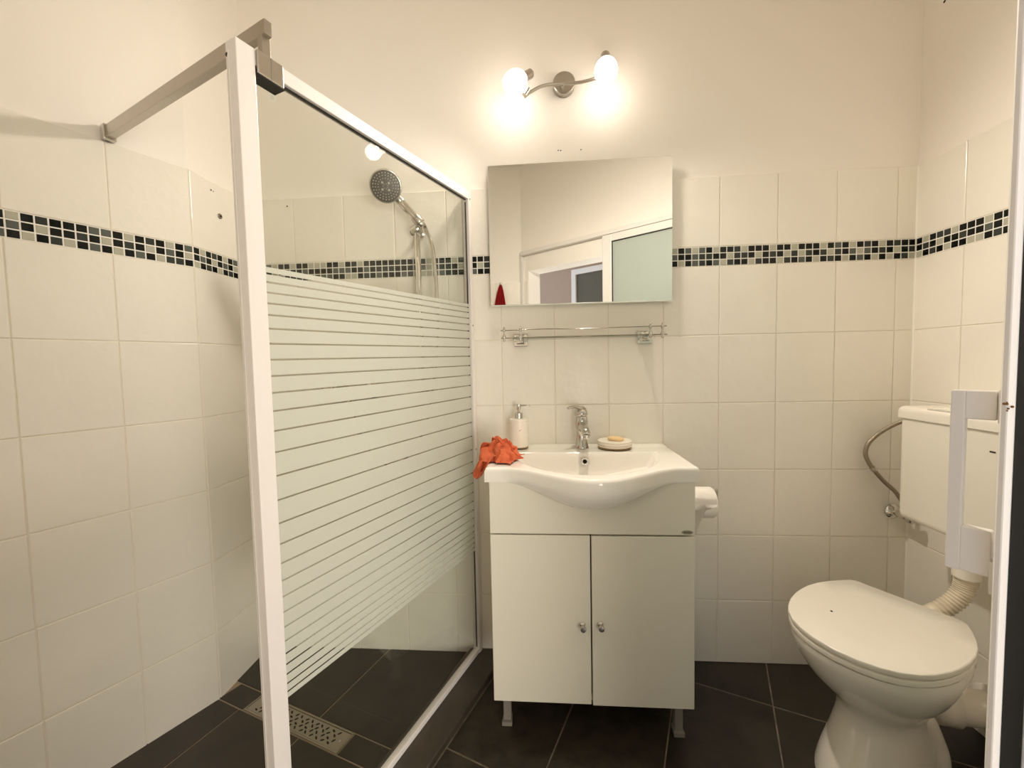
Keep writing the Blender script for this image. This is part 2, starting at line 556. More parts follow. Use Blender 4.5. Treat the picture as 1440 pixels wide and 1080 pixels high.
# shower floor, with the drain channel across it
sh_floor = struct('floor_shower', pz([(-2.55, -1.75), (-1.35, -1.75), (-0.86, 0.006), (-1.80, 0.006), (-1.80, -0.27), (-2.50, -1.70)], -0.0015, 0.0085), 'joint_shower')
tag(sh_floor, 'dark tiled shower floor behind the glass screen')
th19 = math.radians(19.0)
PS = Vector((math.cos(th19), -math.sin(th19), 0)); NS = Vector((math.sin(th19), math.cos(th19), 0))
ce = SCR_A - SCR_N * 0.035
kk = KINK + N_L * 0.0
sh_planes = [(ce.x, ce.y, -SCR_N.x, -SCR_N.y), (0, 0.005, 0, -1)]
n_d0, n_d1 = -0.836, -0.760
zS = 0.010
pe = [-2.40, -2.095, -1.795, -1.495, -1.212, -0.912, -0.6]
for a, b in zip(pe, pe[1:]):
    for c, d in ((n_d1, n_d1 + 0.6), (n_d0 - 0.6, n_d0), (n_d0 - 1.2, n_d0 - 0.6)):
        poly = [(PS * s + NS * t).to_2d()[:] for s, t in ((a + g2 / 2, c + g2 / 2), (b - g2 / 2, c + g2 / 2), (b - g2 / 2, d - g2 / 2), (a + g2 / 2, d - g2 / 2))]
        pl = sh_planes + ([(X_C - 0.005, 0, 1, 0)] if c > -0.8 else [((KINK - N_L * 0.005).x, (KINK - N_L * 0.005).y, N_L.x, N_L.y)])
        poly = clip(poly, pl)
        if poly: floor_tile(sh_floor, poly, zS, 'slate_shower', 0.002)
DR0, DR1 = -1.478, -1.062
for a, b in ((-1.90, DR0 - 0.004), (DR1 + 0.004, -0.6)):
    poly = [(PS * s + NS * t).to_2d()[:] for s, t in ((a, n_d0 + g2 / 2), (b, n_d0 + g2 / 2), (b, n_d1 - g2 / 2), (a, n_d1 - g2 / 2))]
    poly = clip(poly, sh_planes + [(X_C - 0.005, 0, 1, 0), ((KINK - N_L * 0.005).x, (KINK - N_L * 0.005).y, N_L.x, N_L.y)])
    if poly: floor_tile(sh_floor, poly, zS, 'slate_shower', 0.002)

drain = thing('shower_drain', 'long steel shower drain grate with leaf shaped slots in the shower floor', 'drain')
dm = frame3(PS * ((DR0 + DR1) / 2) + NS * ((n_d0 + n_d1) / 2) + Z * zS, PS, NS, Z)
hl = (DR1 - DR0) / 2
mesh_obj('channel', bx((-hl, -0.034, -0.0028), (hl, 0.034, -0.002), mat=dm), 'hole_black', drain)
bm = bmesh.new()
for lo, hi in (((-hl, -0.0355, -0.0028), (hl, -0.031, 0.001)), ((-hl, 0.0315, -0.0028), (hl, 0.0355, 0.001)),
               ((-hl, -0.031, -0.0028), (-hl + 0.004, 0.0315, 0.001)), ((hl - 0.004, -0.031, -0.0028), (hl, 0.0315, 0.001))):
    box(bm, lo, hi, mat=dm)
mesh_obj('frame', bm, 'steel_drain', drain)
gr = mesh_obj('grate', bx((-hl + 0.006, -0.0295, -0.002), (hl - 0.006, 0.0295, 0.0), 0.0008, 1, dm), 'steel_drain', drain)
bm = bmesh.new(); rs = random.Random(11)
for k in range(15):
    for r in range(4):
        px_ = -hl + 0.04 + k * 0.023 + rs.uniform(-0.003, 0.003) + (r % 2) * 0.010; py_ = -0.019 + r * 0.0125 + rs.uniform(-0.001, 0.001)
        an = (0.9 if (k + r) % 2 else -0.6) + rs.uniform(-0.3, 0.3)
        pts = []
        for q in range(10):
            t = 2 * PI * q / 10; ex, ey = 0.0068 * math.cos(t), 0.0030 * math.sin(t)
            pts.append((px_ + ex * math.cos(an) - ey * math.sin(an), py_ + ex * math.sin(an) + ey * math.cos(an)))
        prism(bm, pts, -0.0005, 0.00025, dm)
sl = mesh_obj('slots', bm, 'hole_black', gr, kind='stuff')
mesh_obj('rivet', lt([(0.0, 0.0018), (0.003, 0.0014), (0.004, 0.0)][::-1], dm @ Vector((hl - 0.022, 0.0, 0)), (0, 0, 1), 14), 'chrome', gr)

# curb under the screen, slightly lower towards the room
def scr(s, q, z): return SCR_A + SCR_D * s + SCR_N * q + Z * z
bm = bmesh.new()
def hexa(bm, pts):
    v = [bm.verts.new(p) for p in pts]
    for f in ((0, 3, 2, 1), (4, 5, 6, 7), (0, 1, 5, 4), (1, 2, 6, 5), (2, 3, 7, 6), (3, 0, 4, 7)): bm.faces.new([v[i] for i in f])
    return v
E0 = -0.045; E1 = LEN + 0.10
hexa(bm, [scr(E0, -0.036, -0.003), scr(E1, -0.036, -0.003), scr(E1, CURB_W, -0.003), scr(E0, CURB_W, -0.003),
          scr(E0, -0.036, 0.027), scr(E1, -0.036, 0.013), scr(E1, CURB_W, 0.013), scr(E0, CURB_W, 0.027)])
curb = mesh_obj('shower_curb', bm, 'slate_curb')
bv = curb.modifiers.new('bevel', 'BEVEL'); bv.width = 0.004; bv.segments = 2
tag(curb, 'low dark tiled curb the shower screen stands on', 'curb')

# ------------------------------------------------------------------ shower screen
screen = thing('shower_screen', 'glass shower screen in white frame with frosted horizontal stripes', 'shower screen', loc=scr(0.4, 0, 0.02))
SINV = Matrix.Translation(-scr(0.4, 0, 0.02))


def ztop(s): return 1.793 - 0.018 * s / LEN
def zbot(s): return 0.0275 - 0.0145 * (s - E0) / (E1 - E0)


def sbar(name, s0, s1, q0, q1, za, zb, mat, parent=screen, bev=0.0015):
    """hexahedron along the screen; za, zb = (z at s0, z at s1)"""
    bm = bmesh.new()
    hexa(bm, [scr(s0, q0, za[0]), scr(s1, q0, za[1]), scr(s1, q1, za[1]), scr(s0, q1, za[0]),
              scr(s0, q0, zb[0]), scr(s1, q0, zb[1]), scr(s1, q1, zb[1]), scr(s0, q1, zb[0])])
    if bev: bmesh.ops.bevel(bm, geom=bm.edges[:], offset=bev, segments=2, profile=0.5, affect='EDGES')
    bmesh.ops.transform(bm, matrix=SINV, verts=bm.verts)
    return mesh_obj(name, bm, mat, parent)


post = sbar('post', 0.806, 0.842, -0.016, 0.016, (zbot(.806), zbot(.842)), (ztop(.8) - 0.002, ztop(.84) - 0.002), 'alu_white')
sbar('groove', 0.8425, 0.8435, -0.009, -0.006, (0.03, 0.03), (1.755, 1.755), 'plastic_grey', post, 0)
mesh_obj('screw', lt([(0.004, 0), (0.0035, 0.0015), (0.0, 0.002)], SINV @ scr(0.842, -0.011, 1.748), SCR_D, 12), 'gasket_black', post)
wall_post = sbar('wall_profile', -0.006, 0.014, -0.013, 0.013, (zbot(0), zbot(0)), (ztop(0), ztop(0)), 'alu_white')
for zz in (1.765, 1.30, 0.83): mesh_obj('screw', lt([(0.003, 0), (0.003, 0.001), (0.0, 0.0015)], SINV @ scr(0.004, 0.013, zz), SCR_N, 10), 'steel_dull', wall_post)
sbar('wall_gasket', 0.0142, 0.0162, -0.0022, 0.0022, (0.05, 0.05), (1.752, 1.752), 'gasket_black', wall_post, 0)
tr = sbar('top_rail', 0.010, 0.812, -0.012, 0.012, (ztop(0) - 0.030, ztop(.81) - 0.030), (ztop(0), ztop(.81)), 'alu_white')
sbar('top_gasket', 0.016, 0.806, -0.0035, 0.0035, (ztop(0) - 0.0325, ztop(.81) - 0.0325), (ztop(0) - 0.029, ztop(.81) - 0.029), 'gasket_black', tr, 0)
sbar('bottom_rail', 0.010, 0.812, -0.010, 0.010, (zbot(0), zbot(.81)), (zbot(0) + 0.018, zbot(.81) + 0.018), 'alu_white')
glass = sbar('glass_pane', 0.010, 0.810, -0.003, 0.003, (zbot(0) + 0.012, zbot(.81) + 0.012), (ztop(0) - 0.026, ztop(.81) - 0.026), 'screen_glass', bev=0)
mesh_obj('round_mark', lt([(0.0075, 0), (0.0075, 0.0004), (0.0055, 0.0004), (0.0055, 0.0)], SINV @ scr(0.766, 0.003, 1.708), SCR_N, 20), 'film', glass)
half = [15, 18, 21, 22, 24, 28, 31, 33, 34, 35, 38, 42, 45, 50]
bands = half + [52] + half[::-1]
tot = sum(bands)
def zf(t, s):     # t 0 at the film's lower edge, 1 at its upper edge
    f = s / 0.806
    lo = 0.436 + 0.020 * f; hi = 1.384 - 0.019 * f
    return lo + (hi - lo) * t
acc = 0
for bnd in bands:
    t0 = acc / tot; acc += bnd; t1 = acc / tot - 0.0042
    sbar('frosted_stripe', 0.016, 0.8065, 0.0031, 0.0039, (zf(t0, 0.016), zf(t0, 0.8065)), (zf(t1, 0.016), zf(t1, 0.8065)), 'film', glass, 0)

# stabilising bar from the slanting wall to the top of the screen
WB = Vector((-1.869, -0.438, 1.832)); SB = scr(0.775, 0, 1.832)
bd = (SB - WB).normalized(); WB2 = WB
bar = thing('support_bar', 'square steel support bar from the shower wall to the top of the glass screen', 'support bar', loc=WB)
side = Z.cross(bd).normalized()
ln = (SB - WB).length
bmx = frame3((0, 0, 0), bd, side, Z)
mesh_obj('outer_tube', bx((0.012, -0.0095, -0.0165), (ln - 0.095, 0.0095, 0.0165), 0.0012, 2, bmx), 'steel_brushed', bar)
mesh_obj('inner_tube', bx((ln - 0.096, -0.008, -0.013), (ln + 0.016, 0.008, 0.015), 0.0012, 2, bmx), 'steel_brushed', bar)
mesh_obj('wall_flange', bx((-0.006, -0.0145, -0.0215), (0.016, 0.0145, 0.0195), 0.002, 2, bmx), 'chrome_soft', bar)
dmx = frame3(SB - WB, SCR_D, SCR_N, Z)
mesh_obj('drop_post', bx((-0.009, -0.007, -0.070), (0.009, 0.007, -0.008), 0.001, 2, dmx), 'steel_brushed', bar)
cp_ = mesh_obj('glass_clamp', bx((-0.028, -0.016, -0.102), (0.028, 0.0185, -0.056), 0.003, 2, dmx), 'chrome_soft', bar)
mesh_obj('clamp_edge', bx((-0.0285, -0.014, -0.1042), (0.0285, 0.019, -0.1025), 0, 2, dmx), 'gasket_black', cp_)
mesh_obj('clamp_seam', bx((-0.0015, 0.0183, -0.100), (0.0005, 0.0188, -0.058), 0, 1, dmx), 'steel_dull', cp_)

# ------------------------------------------------------------------ shower set on the back wall
RX, RY = -1.097, -0.050
riser = thing('shower_riser', 'chrome shower riser rail with slider on the tiled back wall', 'shower rail', loc=(RX, -0.001, 1.0))
mesh_obj('rail', lt([(0.0095, 0), (0.0105, 0.002), (0.0105, 0.645), (0.0095, 0.648)], (0, RY + 0.001, 0.02), (0, 0, 1), 20), 'chrome', riser, True, angle=40)
for zz in (0.05, 0.655):
    b_ = mesh_obj('wall_bracket', lt([(0.017, 0), (0.017, 0.004), (0.009, 0.008), (0.009, -RY - 0.008)], (0, 0, zz), (0, -1, 0), 20), 'chrome_soft', riser, True, angle=40)
slider = mesh_obj('slider', lt([(0.014, -0.022), (0.019, -0.018), (0.0195, 0.014), (0.014, 0.02)], (0, RY + 0.001, 0.655), (0.75, -0.5, 0.2), 24), 'chrome_soft', riser, True, angle=40)
mesh_obj('knob', lt([(0.010, 0), (0.010, 0.012), (0.007, 0.014)], (-0.014, RY + 0.010, 0.647), (-0.85, 0.35, -0.1), 20), 'steel_dull', slider, True, angle=40)
HC = Vector((-1.176, -0.140, 1.775)); HN = Vector((0.30, -0.86, -0.41)).normalized()
hand = thing('hand_shower', 'round chrome hand shower with grey spray face tilted outwards on the riser', 'shower head', loc=HC)
T = Matrix.Translation(-HC)
mesh_obj('head', lt([(0.018, -0.030), (0.038, -0.022), (0.052, -0.010), (0.0545, 0.0), (0.053, 0.005), (0.049, 0.006)], (0, 0, 0), HN, 48), 'chrome_soft', hand, True, angle=50)
face = mesh_obj('spray_face', lt([(0.050, 0.002), (0.050, 0.0065), (0.044, 0.0078), (0.0, 0.009)], (0, 0, 0), HN, 48), 'shower_face', hand, True, angle=40)
bm = bmesh.new(); am = axis_mat((0, 0, 0), HN)
for rad, n_, sz in ((0.042, 26, 0.0022), (0.034, 22, 0.0020), (0.025, 18, 0.0018), (0.0155, 4, 0.0042), (0.008, 7, 0.0015)):
    for k in range(n_):
        a = 2 * PI * (k + 0.5) / n_
        lathe(bm, [(sz, 0.006), (sz, 0.0098), (sz * 0.4, 0.0104)], am @ Matrix.Translation((rad * math.cos(a), rad * math.sin(a), 0)), 6)
mesh_obj('nozzles', bm, 'nozzle', face, kind='stuff')
cr_ = Vector((-1.082, -0.080, 1.672))
ht = (cr_ - HC); ht = (ht - HN * ht.dot(HN)).normalized()
hp = [HC - HN * 0.026 + ht * 0.012, HC - HN * 0.024 + ht * 0.045, HC - HN * 0.020 + ht * 0.080, cr_, cr_ + ht * 0.026]
bm = bmesh.new(); tube(bm, [T @ p for p in spline(hp, 8)], lambda t: 0.0215 - 0.0085 * t, 20); mesh_obj('handle', bm, 'chrome', hand, True)
# cradle that grips the handle
mesh_obj('cradle', lt([(0.0175, -0.014), (0.019, -0.012), (0.0175, 0.016), (0.014, 0.018)], (-1.082 - RX, -0.086 + 0.001, 0.672), (-0.62, -0.1, 0.74), 24), 'chrome_soft', riser, True, angle=40)
hose = thing('shower_hose', 'silver flexible shower hose curving down from the hand shower', 'hose', loc=(-1.058, -0.08, 1.64))
T = Matrix.Translation((1.058, 0.08, -1.64))
hpath = spline([(-1.066, -0.081, 1.650), (-1.050, -0.080, 1.625), (-1.034, -0.080, 1.575), (-1.027, -0.080, 1.496), (-1.024, -0.080, 1.415), (-1.03, -0.09, 1.20), (-1.08, -0.10, 0.93), (-1.18, -0.11, 0.80), (-1.29, -0.10, 0.84), (-1.365, -0.075, 1.00), (-1.37, -0.07, 1.035)], 8)
mesh_obj('tube', tb([T @ p for p in hpath], 0.0072, 10), 'chrome_soft', hose, True)
mesh_obj('end_nut', lt([(0.010, 0), (0.010, 0.02), (0.0085, 0.022)], T @ Vector((-1.055, -0.080, 1.634)), (-0.4, 0, 0.9), 12), 'chrome', hose)
mix = thing('shower_mixer', 'chrome bar shower mixer seen faintly through the clear stripes', 'shower mixer', loc=(-1.385, -0.001, 1.06))
mesh_obj('body', lt([(0.016, -0.105), (0.021, -0.10), (0.021, -0.055), (0.024, -0.05), (0.024, 0.05), (0.021, 0.055), (0.021, 0.10), (0.016, 0.105)], (0, -0.055, 0), (1, 0, 0), 24), 'chrome', mix, True, angle=40)
for sx in (-0.075, 0.075):
    mesh_obj('wall_rosette', lt([(0.030, 0), (0.030, 0.004), (0.016, 0.012), (0.013, 0.04)], (sx, 0, 0), (0, -1, 0), 24), 'chrome', mix, True, angle=40)
mesh_obj('lever', bx((-0.012, -0.155, 0.015), (0.012, -0.055, 0.030), 0.005, 3), 'chrome', mix, True)

# ------------------------------------------------------------------ wall lamp
lamp = thing('wall_lamp', 'lit brushed steel wall lamp with two glass spots above the mirror', 'wall lamp', loc=(-0.552, PL, 2.158))
LT = Matrix.Translation((0.552, -PL, -2.158))
mesh_obj('backplate', lt([(0.037, 0), (0.0395, 0.003), (0.0395, 0.026), (0.037, 0.0285), (0.0, 0.029)], (0, 0, 0), (0, -1, 0), 40), 'steel_brushed', lamp, True, angle=40)
mesh_obj('arm', tb([LT @ p for p in spline([(-0.694, -0.068, 2.086), (-0.668, -0.066, 2.104), (-0.625, -0.058, 2.126), (-0.562, -0.045, 2.137), (-0.500, -0.055, 2.130), (-0.450, -0.066, 2.132), (-0.424, -0.070, 2.138)], 8)], 0.0055, 14), 'steel_brushed', lamp, True)
mesh_obj('stem', lt([(0.007, 0.02), (0.007, 0.048)], LT @ Vector((-0.56, PL, 2.138)), (0, -1, 0), 16), 'steel_brushed', lamp, True, angle=40)


def petal(k, a, r, h):
    # last rings: rim drawn out into three soft points
    f = max(0, (k - 5) / 3)
    return r, h + f * 0.013 * math.cos(3 * a + 0.6)


def spot(base, d, sock, aim):
    base = LT @ Vector(base); d = Vector(d).normalized()
    mesh_obj('socket', lt([(0.010, -0.052), (0.0155, -0.050), (0.0155, 0.0), (0.012, 0.002)], base, d, 24), 'steel_brushed', lamp, True, angle=40)
    sh = mesh_obj('lamp_shade', lt([(0.012, -0.004), (0.021, 0.004), (0.030, 0.018), (0.0365, 0.036), (0.0380, 0.052), (0.0355, 0.068), (0.0300, 0.080), (0.022, 0.088), (0.011, 0.092), (0.0, 0.093)], base, d, 36, petal), 'lamp_glass', lamp, True)
    sh['label'] = 'glowing white glass shade'
    # the bulb's light leaving the mouth of the shade
    L_ = add_light('bulb_light', 'SPOT', base + d * 0.104, SPOT_W[sock], LAMP_COLOR, direction=aim)
    L_.data.spot_size = math.radians(152); L_.data.spot_blend = 1.0; L_.data.shadow_soft_size = 0.03
    L_.parent = lamp
    return sh


spot((-0.698, -0.080, 2.142), (-0.50, -0.56, -0.62), 0, (-0.62, -0.58, -0.53))
spot((-0.414, -0.080, 2.172), (-0.06, -0.52, -0.85), 1, (0.30, -0.65, -0.64))
mesh_obj('joint', lt([(0.009, -0.014), (0.009, 0.014)], LT @ Vector((-0.686, -0.074, 2.098)), (0.5, 0.2, 0.8), 16), 'steel_brushed', lamp, True, angle=40)

# ------------------------------------------------------------------ mirror
mir = thing('wall_mirror', 'frameless rectangular wall mirror above the washbasin', 'mirror', loc=(-0.504, 0, 1.372))
mesh_obj('mirror_glass', bx((-0.3305, -0.022, 0), (0.3305, -0.0165, 0.508), 0.0008, 1), 'mirror_silver', mir)
mesh_obj('backing', bx((-0.3295, -0.0164, 0.001), (0.3295, -0.011, 0.507), 0), 'mirror_edge', mir)
for sx in (-0.24, 0.24):
    mesh_obj('wall_mount', bx((sx - 0.03, -0.011, 0.42), (sx + 0.03, 0.0, 0.46), 0.001), 'steel_dull', mir)
mesh_obj('bottom_edge_strip', bx((-0.3305, -0.023, -0.004), (0.3305, -0.011, 0.0), 0.0006, 1), 'mirror_edge', mir)

# ------------------------------------------------------------------ glass shelf with gallery rail
shelf = thing('glass_shelf', 'narrow glass shelf with chrome gallery rail under the mirror', 'shelf', loc=(-0.50, 0, 1.243))
SX = 0.50
mesh_obj('glass_plate', bx((-0.245, -0.122, -0.003), (0.225, -0.012, 0.003), 0.001, 1), 'shelf_glass', shelf)
mesh_obj('glass_edge', bx((-0.245, -0.1232, -0.0028), (0.225, -0.1221, 0.0028), 0), 'glass_green', shelf)
for px_, nm in ((-0.226, 'a'), (0.232, 'b')):
    br = mesh_obj('wall_bracket', bx((px_ - 0.026, -0.006, -0.026), (px_ + 0.026, 0.0, 0.024), 0.002), 'chrome', shelf)
    mesh_obj('rosette', bx((px_ - 0.017, -0.016, -0.017), (px_ + 0.017, -0.006, 0.015), 0.004), 'chrome', br)
    mesh_obj('bracket_arm', tb([(px_, -0.014, -0.006), (px_, -0.118, -0.006)], 0.0055, 12), 'chrome', br, True)
for bx_ in (-0.278, -0.221, 0.222, 0.262):
    mesh_obj('baluster', lt([(0.0, -0.013), (0.0045, -0.010), (0.0045, -0.007), (0.003, -0.005), (0.0068, 0.0), (0.0068, 0.006), (0.0035, 0.012), (0.0028, 0.017), (0.0045, 0.023), (0.0058, 0.027), (0.0058, 0.030), (0.0025, 0.033), (0.004, 0.036), (0.0, 0.041)], (bx_, -0.124, 0), (0, 0, 1), 16), 'tap_metal', shelf, True)
mesh_obj('gallery_rail', tb(spline([(-0.290, -0.124, 0.0265), (-0.15, -0.1245, 0.0285), (0.0, -0.1245, 0.0255), (0.12, -0.1245, 0.0275), (0.275, -0.124, 0.0285)], 10), 0.0018, 10), 'chrome_dark', shelf, True)
mesh_obj('lower_rod', tb([(-0.288, -0.124, 0.0), (0.278, -0.124, 0.0)], 0.0018, 10), 'chrome_dark', shelf, True)

# ------------------------------------------------------------------ vanity cabinet
VX0, VX1, VY, VZ0, VZ1 = -0.815, -0.205, -0.335, 0.098, 0.797
van = thing('vanity_cabinet', 'white two door vanity cabinet under the washbasin', 'cabinet', loc=(-0.51, -0.17, 0))
T = Matrix.Translation((0.51, 0.17, 0))
def vb(lo, hi, bev=0.001): return bx(lo, hi, bev, 1, T)
bm = bmesh.new()
for lo, hi in (((VX0 + 0.001, VY + 0.018, VZ0 + 0.004), (VX0 + 0.017, -0.004, 0.800)), ((VX1 - 0.017, VY + 0.018, VZ0 + 0.004), (VX1 - 0.001, -0.004, 0.800)),
               ((VX0 + 0.017, VY + 0.018, VZ0 + 0.004), (VX1 - 0.017, -0.004, VZ0 + 0.02)), ((VX0 + 0.017, -0.012, VZ0 + 0.02), (VX1 - 0.017, -0.004, 0.72))):
    box(bm, lo, hi, 0.0, 1, T)
mesh_obj('carcass', bm, 'cabinet_white', van)
mesh_obj('dark_interior', bx((VX0 + 0.0175, VY + 0.030, VZ0 + 0.021), (VX1 - 0.0175, -0.0125, 0.62), 0, 1, T), 'cabinet_inside', van)
fp = mesh_obj('front_panel', vb((VX0, VY, 0.6365), (VX1, VY + 0.017, 0.800), 0.0015), 'cabinet_white', van)
XG = -0.5105
d1 = mesh_obj('door', vb((VX0, VY, VZ0 + 0.003), (XG - 0.0022, VY + 0.017, 0.6325), 0.0015), 'cabinet_white', van)
d2 = mesh_obj('door', vb((XG + 0.0022, VY, VZ0), (VX1, VY + 0.017, 0.6310), 0.0015), 'cabinet_white', van)
for d_, kx, kz in ((d1, -0.5375, 0.355), (d2, -0.4835, 0.358)):
    mesh_obj('knob', lt([(0.0085, 0), (0.0085, 0.002), (0.0045, 0.006), (0.0045, 0.013), (0.0085, 0.017), (0.0095, 0.022), (0.008, 0.026), (0.0, 0.027)], T @ Vector((kx, VY, kz)), (0, -1, 0), 24), 'chrome_soft', d_, True, angle=40)
bm = bmesh.new()
pts = [(0.0165 * math.cos(2 * PI * k / 28), 0.0058 * math.sin(2 * PI * k / 28)) for k in range(28)]
bmat = T @ Matrix.Translation((-0.2275, VY, 0.6462)) @ Matrix.Rotation(PI / 2, 4, 'X')
prism(bm, pts, 0, 0.0012, bmat)
bdg = mesh_obj('badge', bm, 'badge', fp); bdg['label'] = 'small oval metal maker badge'
bm = bmesh.new()
# lettering strokes on the badge: a capital and a cursive run
sc_ = [(-0.0115, 0.0), (-0.0095, 0.0030), (-0.0085, -0.0028), (-0.0065, 0.0015), (-0.005, -0.0014), (-0.003, 0.0012), (-0.0015, -0.0014), (0.0005, 0.0012), (0.002, -0.0014), (0.004, 0.0012), (0.0055, -0.0014), (0.0075, 0.001), (0.010, -0.0008)]
tube(bm, [bmat @ Vector((x_, y_, 0.0013)) for x_, y_ in sc_], 0.0006, 6)
mesh_obj('badge_lettering', bm, 'hole_black', bdg)
for fx, fy in ((-0.777, -0.292), (-0.245, -0.305), (-0.777, -0.05), (-0.245, -0.05)):
    bm = bmesh.new()
    prism(bm, [(-0.012, -0.012), (0.012, -0.012), (0.012, 0.012), (-0.012, 0.012)], 0.012, VZ0 + 0.004, T @ Matrix.Translation((fx, fy, 0)))
    prism(bm, [(-0.017, -0.022), (0.015, -0.022), (0.014, 0.016), (-0.014, 0.016)], 0.0, 0.013, T @ Matrix.Translation((fx, fy, 0)))
    mesh_obj('foot', bm, 'foot_plastic', van)

# ------------------------------------------------------------------ washbasin
BXC, BZ = -0.510, 0.841
BX0, BX1 = -0.828, -0.192
basin = thing('washbasin', 'white ceramic washbasin with bowed front on the vanity cabinet', 'washbasin', loc=(BXC, -0.17, 0.80))
T = Matrix.Translation((-BXC, 0.17, -0.80))


def bump(dx):
    t = min(1, abs(dx) / 0.265)
    return ((math.cos(PI * t) + 1) / 2) ** 0.85


def yfront(x): return -0.337 - 0.132 * bump(x - BXC - 0.004)
def sm(a, b, t):
    t = max(0, min(1, (t - a) / (b - a))); return t * t * (3 - 2 * t)


def ztop_b(x, y):
    dx = (x - BXC - 0.004) / 0.245; dy = (-0.128 - y) / 0.292
    z = BZ
    if dy > -0.05 and abs(dx) < 1:
        g = 1 - math.sqrt(dx * dx + max(0, dy) ** 2)
        gb = max(0, dy) * 2.6
        gg = min(g, gb)
        z -= 0.125 * (sm(0, 0.20, gg) * 0.45 + sm(0.05, 0.62, gg) * 0.55)
    # soft raised lip towards the back and the sides, rounded outer edge
    e = min(x - BX0, BX1 - x, y - yfront(x))
    if e < 0.010: z -= 0.010 - math.sqrt(max(0, 0.0001 - (0.010 - e) ** 2))
    z += 0.004 * sm(0.06, 0.0, -y)
    return z


bm = bmesh.new()
NX, NY = 120, 130
def xs(i):
    t = i / NX
    t = t - 0.018 * math.sin(2 * PI * t) * 1.0
    return BX0 + (BX1 - BX0) * t
rows_ = []
def ys(t): return t - 0.03 * math.sin(2 * PI * t) * 0.8
for j in range(NY + 1):
    r_ = []
    for i in range(NX + 1):
        x_ = xs(i); yf_ = yfront(x_)
        t = j / NY
        # straight rows as far as the back slope of the bowl, then rows that follow the bowed front
        y_ = -0.002 - 0.218 * (t / 0.5) if t < 0.5 else -0.220 + (yf_ + 0.220) * ((t - 0.5) / 0.5)
        r_.append(bm.verts.new((x_, y_, ztop_b(x_, y_))))
    rows_.append(r_)
for a, b in zip(rows_, rows_[1:]):
    for i in range(NX): bm.faces.new((a[i], a[i + 1], b[i + 1], b[i]))
# front skirt: short lip, then the belly curving back to the cabinet
NS_ = 14
prev = rows_[-1]
for k in range(1, NS_ + 1):
    cur = []
    for i in range(NX + 1):
        x_ = xs(i); yf_ = yfront(x_); bb = bump(x_ - BXC - 0.004)
        zb = 0.797 - 0.077 * bb
        zr = BZ - 0.010
        lip = 0.016
        if k <= 3:
            y_ = yf_ - 0.0; z_ = zr - lip * k / 3
        else:
            t = (k - 3) / (NS_ - 3); a = t * PI / 2
            y_ = -0.3375 + (yf_ + 0.3375) * (math.cos(a) ** 1.15); z_ = (zr - lip) - (zr - lip - zb) * math.sin(a) ** 1.0
        cur.append(bm.verts.new((x_, y_, z_)))
    for i in range(NX): bm.faces.new((prev[i], prev[i + 1], cur[i + 1], cur[i]))
    prev = cur
bot = [bm.verts.new((v.co.x, -0.002, 0.800)) for v in prev]
for i in range(NX): bm.faces.new((prev[i], prev[i + 1], bot[i + 1], bot[i]))
for i in range(NX): bm.faces.new((bot[i], bot[i + 1], rows_[0][i + 1], rows_[0][i]))
bmesh.ops.holes_fill(bm, edges=[e for e in bm.edges if e.is_boundary], sides=0)
bmesh.ops.transform(bm, matrix=T, verts=bm.verts)
mesh_obj('basin', bm, 'ceramic', basin, True, angle=50)
zov = 0.812
on = Vector((0, -0.95, 0.30)).normalized()
oc_ = T @ Vector((-0.506, -0.1445, zov))
ring = mesh_obj('overflow_ring', lt([(0.0075, 0.0), (0.0075, 0.004), (0.0125, 0.0045), (0.0140, 0.0025), (0.0145, -0.006)], oc_, on, 32), 'chrome', basin, True)
mesh_obj('overflow_hole', lt([(0.0078, -0.002), (0.0078, 0.0012)], oc_, on, 24), 'hole_black', ring)
mesh_obj('drain_plug', lt([(0.030, 0.0), (0.031, 0.003), (0.026, 0.0055), (0.0, 0.006)], T @ Vector((-0.506, -0.262, 0.7165)), (0, 0, 1), 32), 'chrome', basin, True, angle=40)

# ------------------------------------------------------------------ tap
DZ = BZ + 0.0005
tap = thing('basin_tap', 'chrome single lever tap on the washbasin', 'tap', loc=(-0.508, -0.055, DZ))
mesh_obj('body', lt([(0.0265, 0), (0.0265, 0.003), (0.0225, 0.016), (0.0185, 0.036), (0.0175, 0.050), (0.0195, 0.066), (0.0225, 0.082), (0.0235, 0.098), (0.0225, 0.112), (0.020, 0.117)], (0, 0, 0), (0, 0, 1), 36), 'tap_metal', tap, True, angle=60)
bm = bmesh.new()
tube(bm, spline([(0.0, -0.005, 0.074), (0.003, -0.045, 0.083), (0.006, -0.085, 0.076), (0.007, -0.100, 0.064)], 8), lambda t: 0.0165 - 0.003 * t, 20)
mesh_obj('spout', bm, 'tap_metal', tap, True)
mesh_obj('aerator', lt([(0.0105, -0.010), (0.0115, -0.008), (0.0115, 0.004)], (0.007, -0.101, 0.0605), (0, 0.2, 1), 20), 'chrome_soft', tap, True, angle=40)
bm = bmesh.new()
lathe(bm, [(0.0225, 0.0), (0.0245, 0.004), (0.0240, 0.014), (0.020, 0.026), (0.011, 0.034), (0.0, 0.036)], axis_mat((0, 0.001, 0.1175), (-0.10, 0.06, 1)), 32)
lev = mesh_obj('lever_cap', bm, 'tap_metal', tap, True, angle=60)
bm = bmesh.new()
tube(bm, spline([(-0.002, -0.004, 0.142), (-0.022, -0.020, 0.155), (-0.040, -0.036, 0.156), (-0.050, -0.046, 0.151)], 6), lambda t: 0.012 - 0.006 * t, 16)
bmesh.ops.scale(bm, vec=(1, 1, 0.62), space=Matrix.Translation((0, 0, -0.149)), verts=bm.verts)
mesh_obj('lever', bm, 'tap_metal', tap, True)

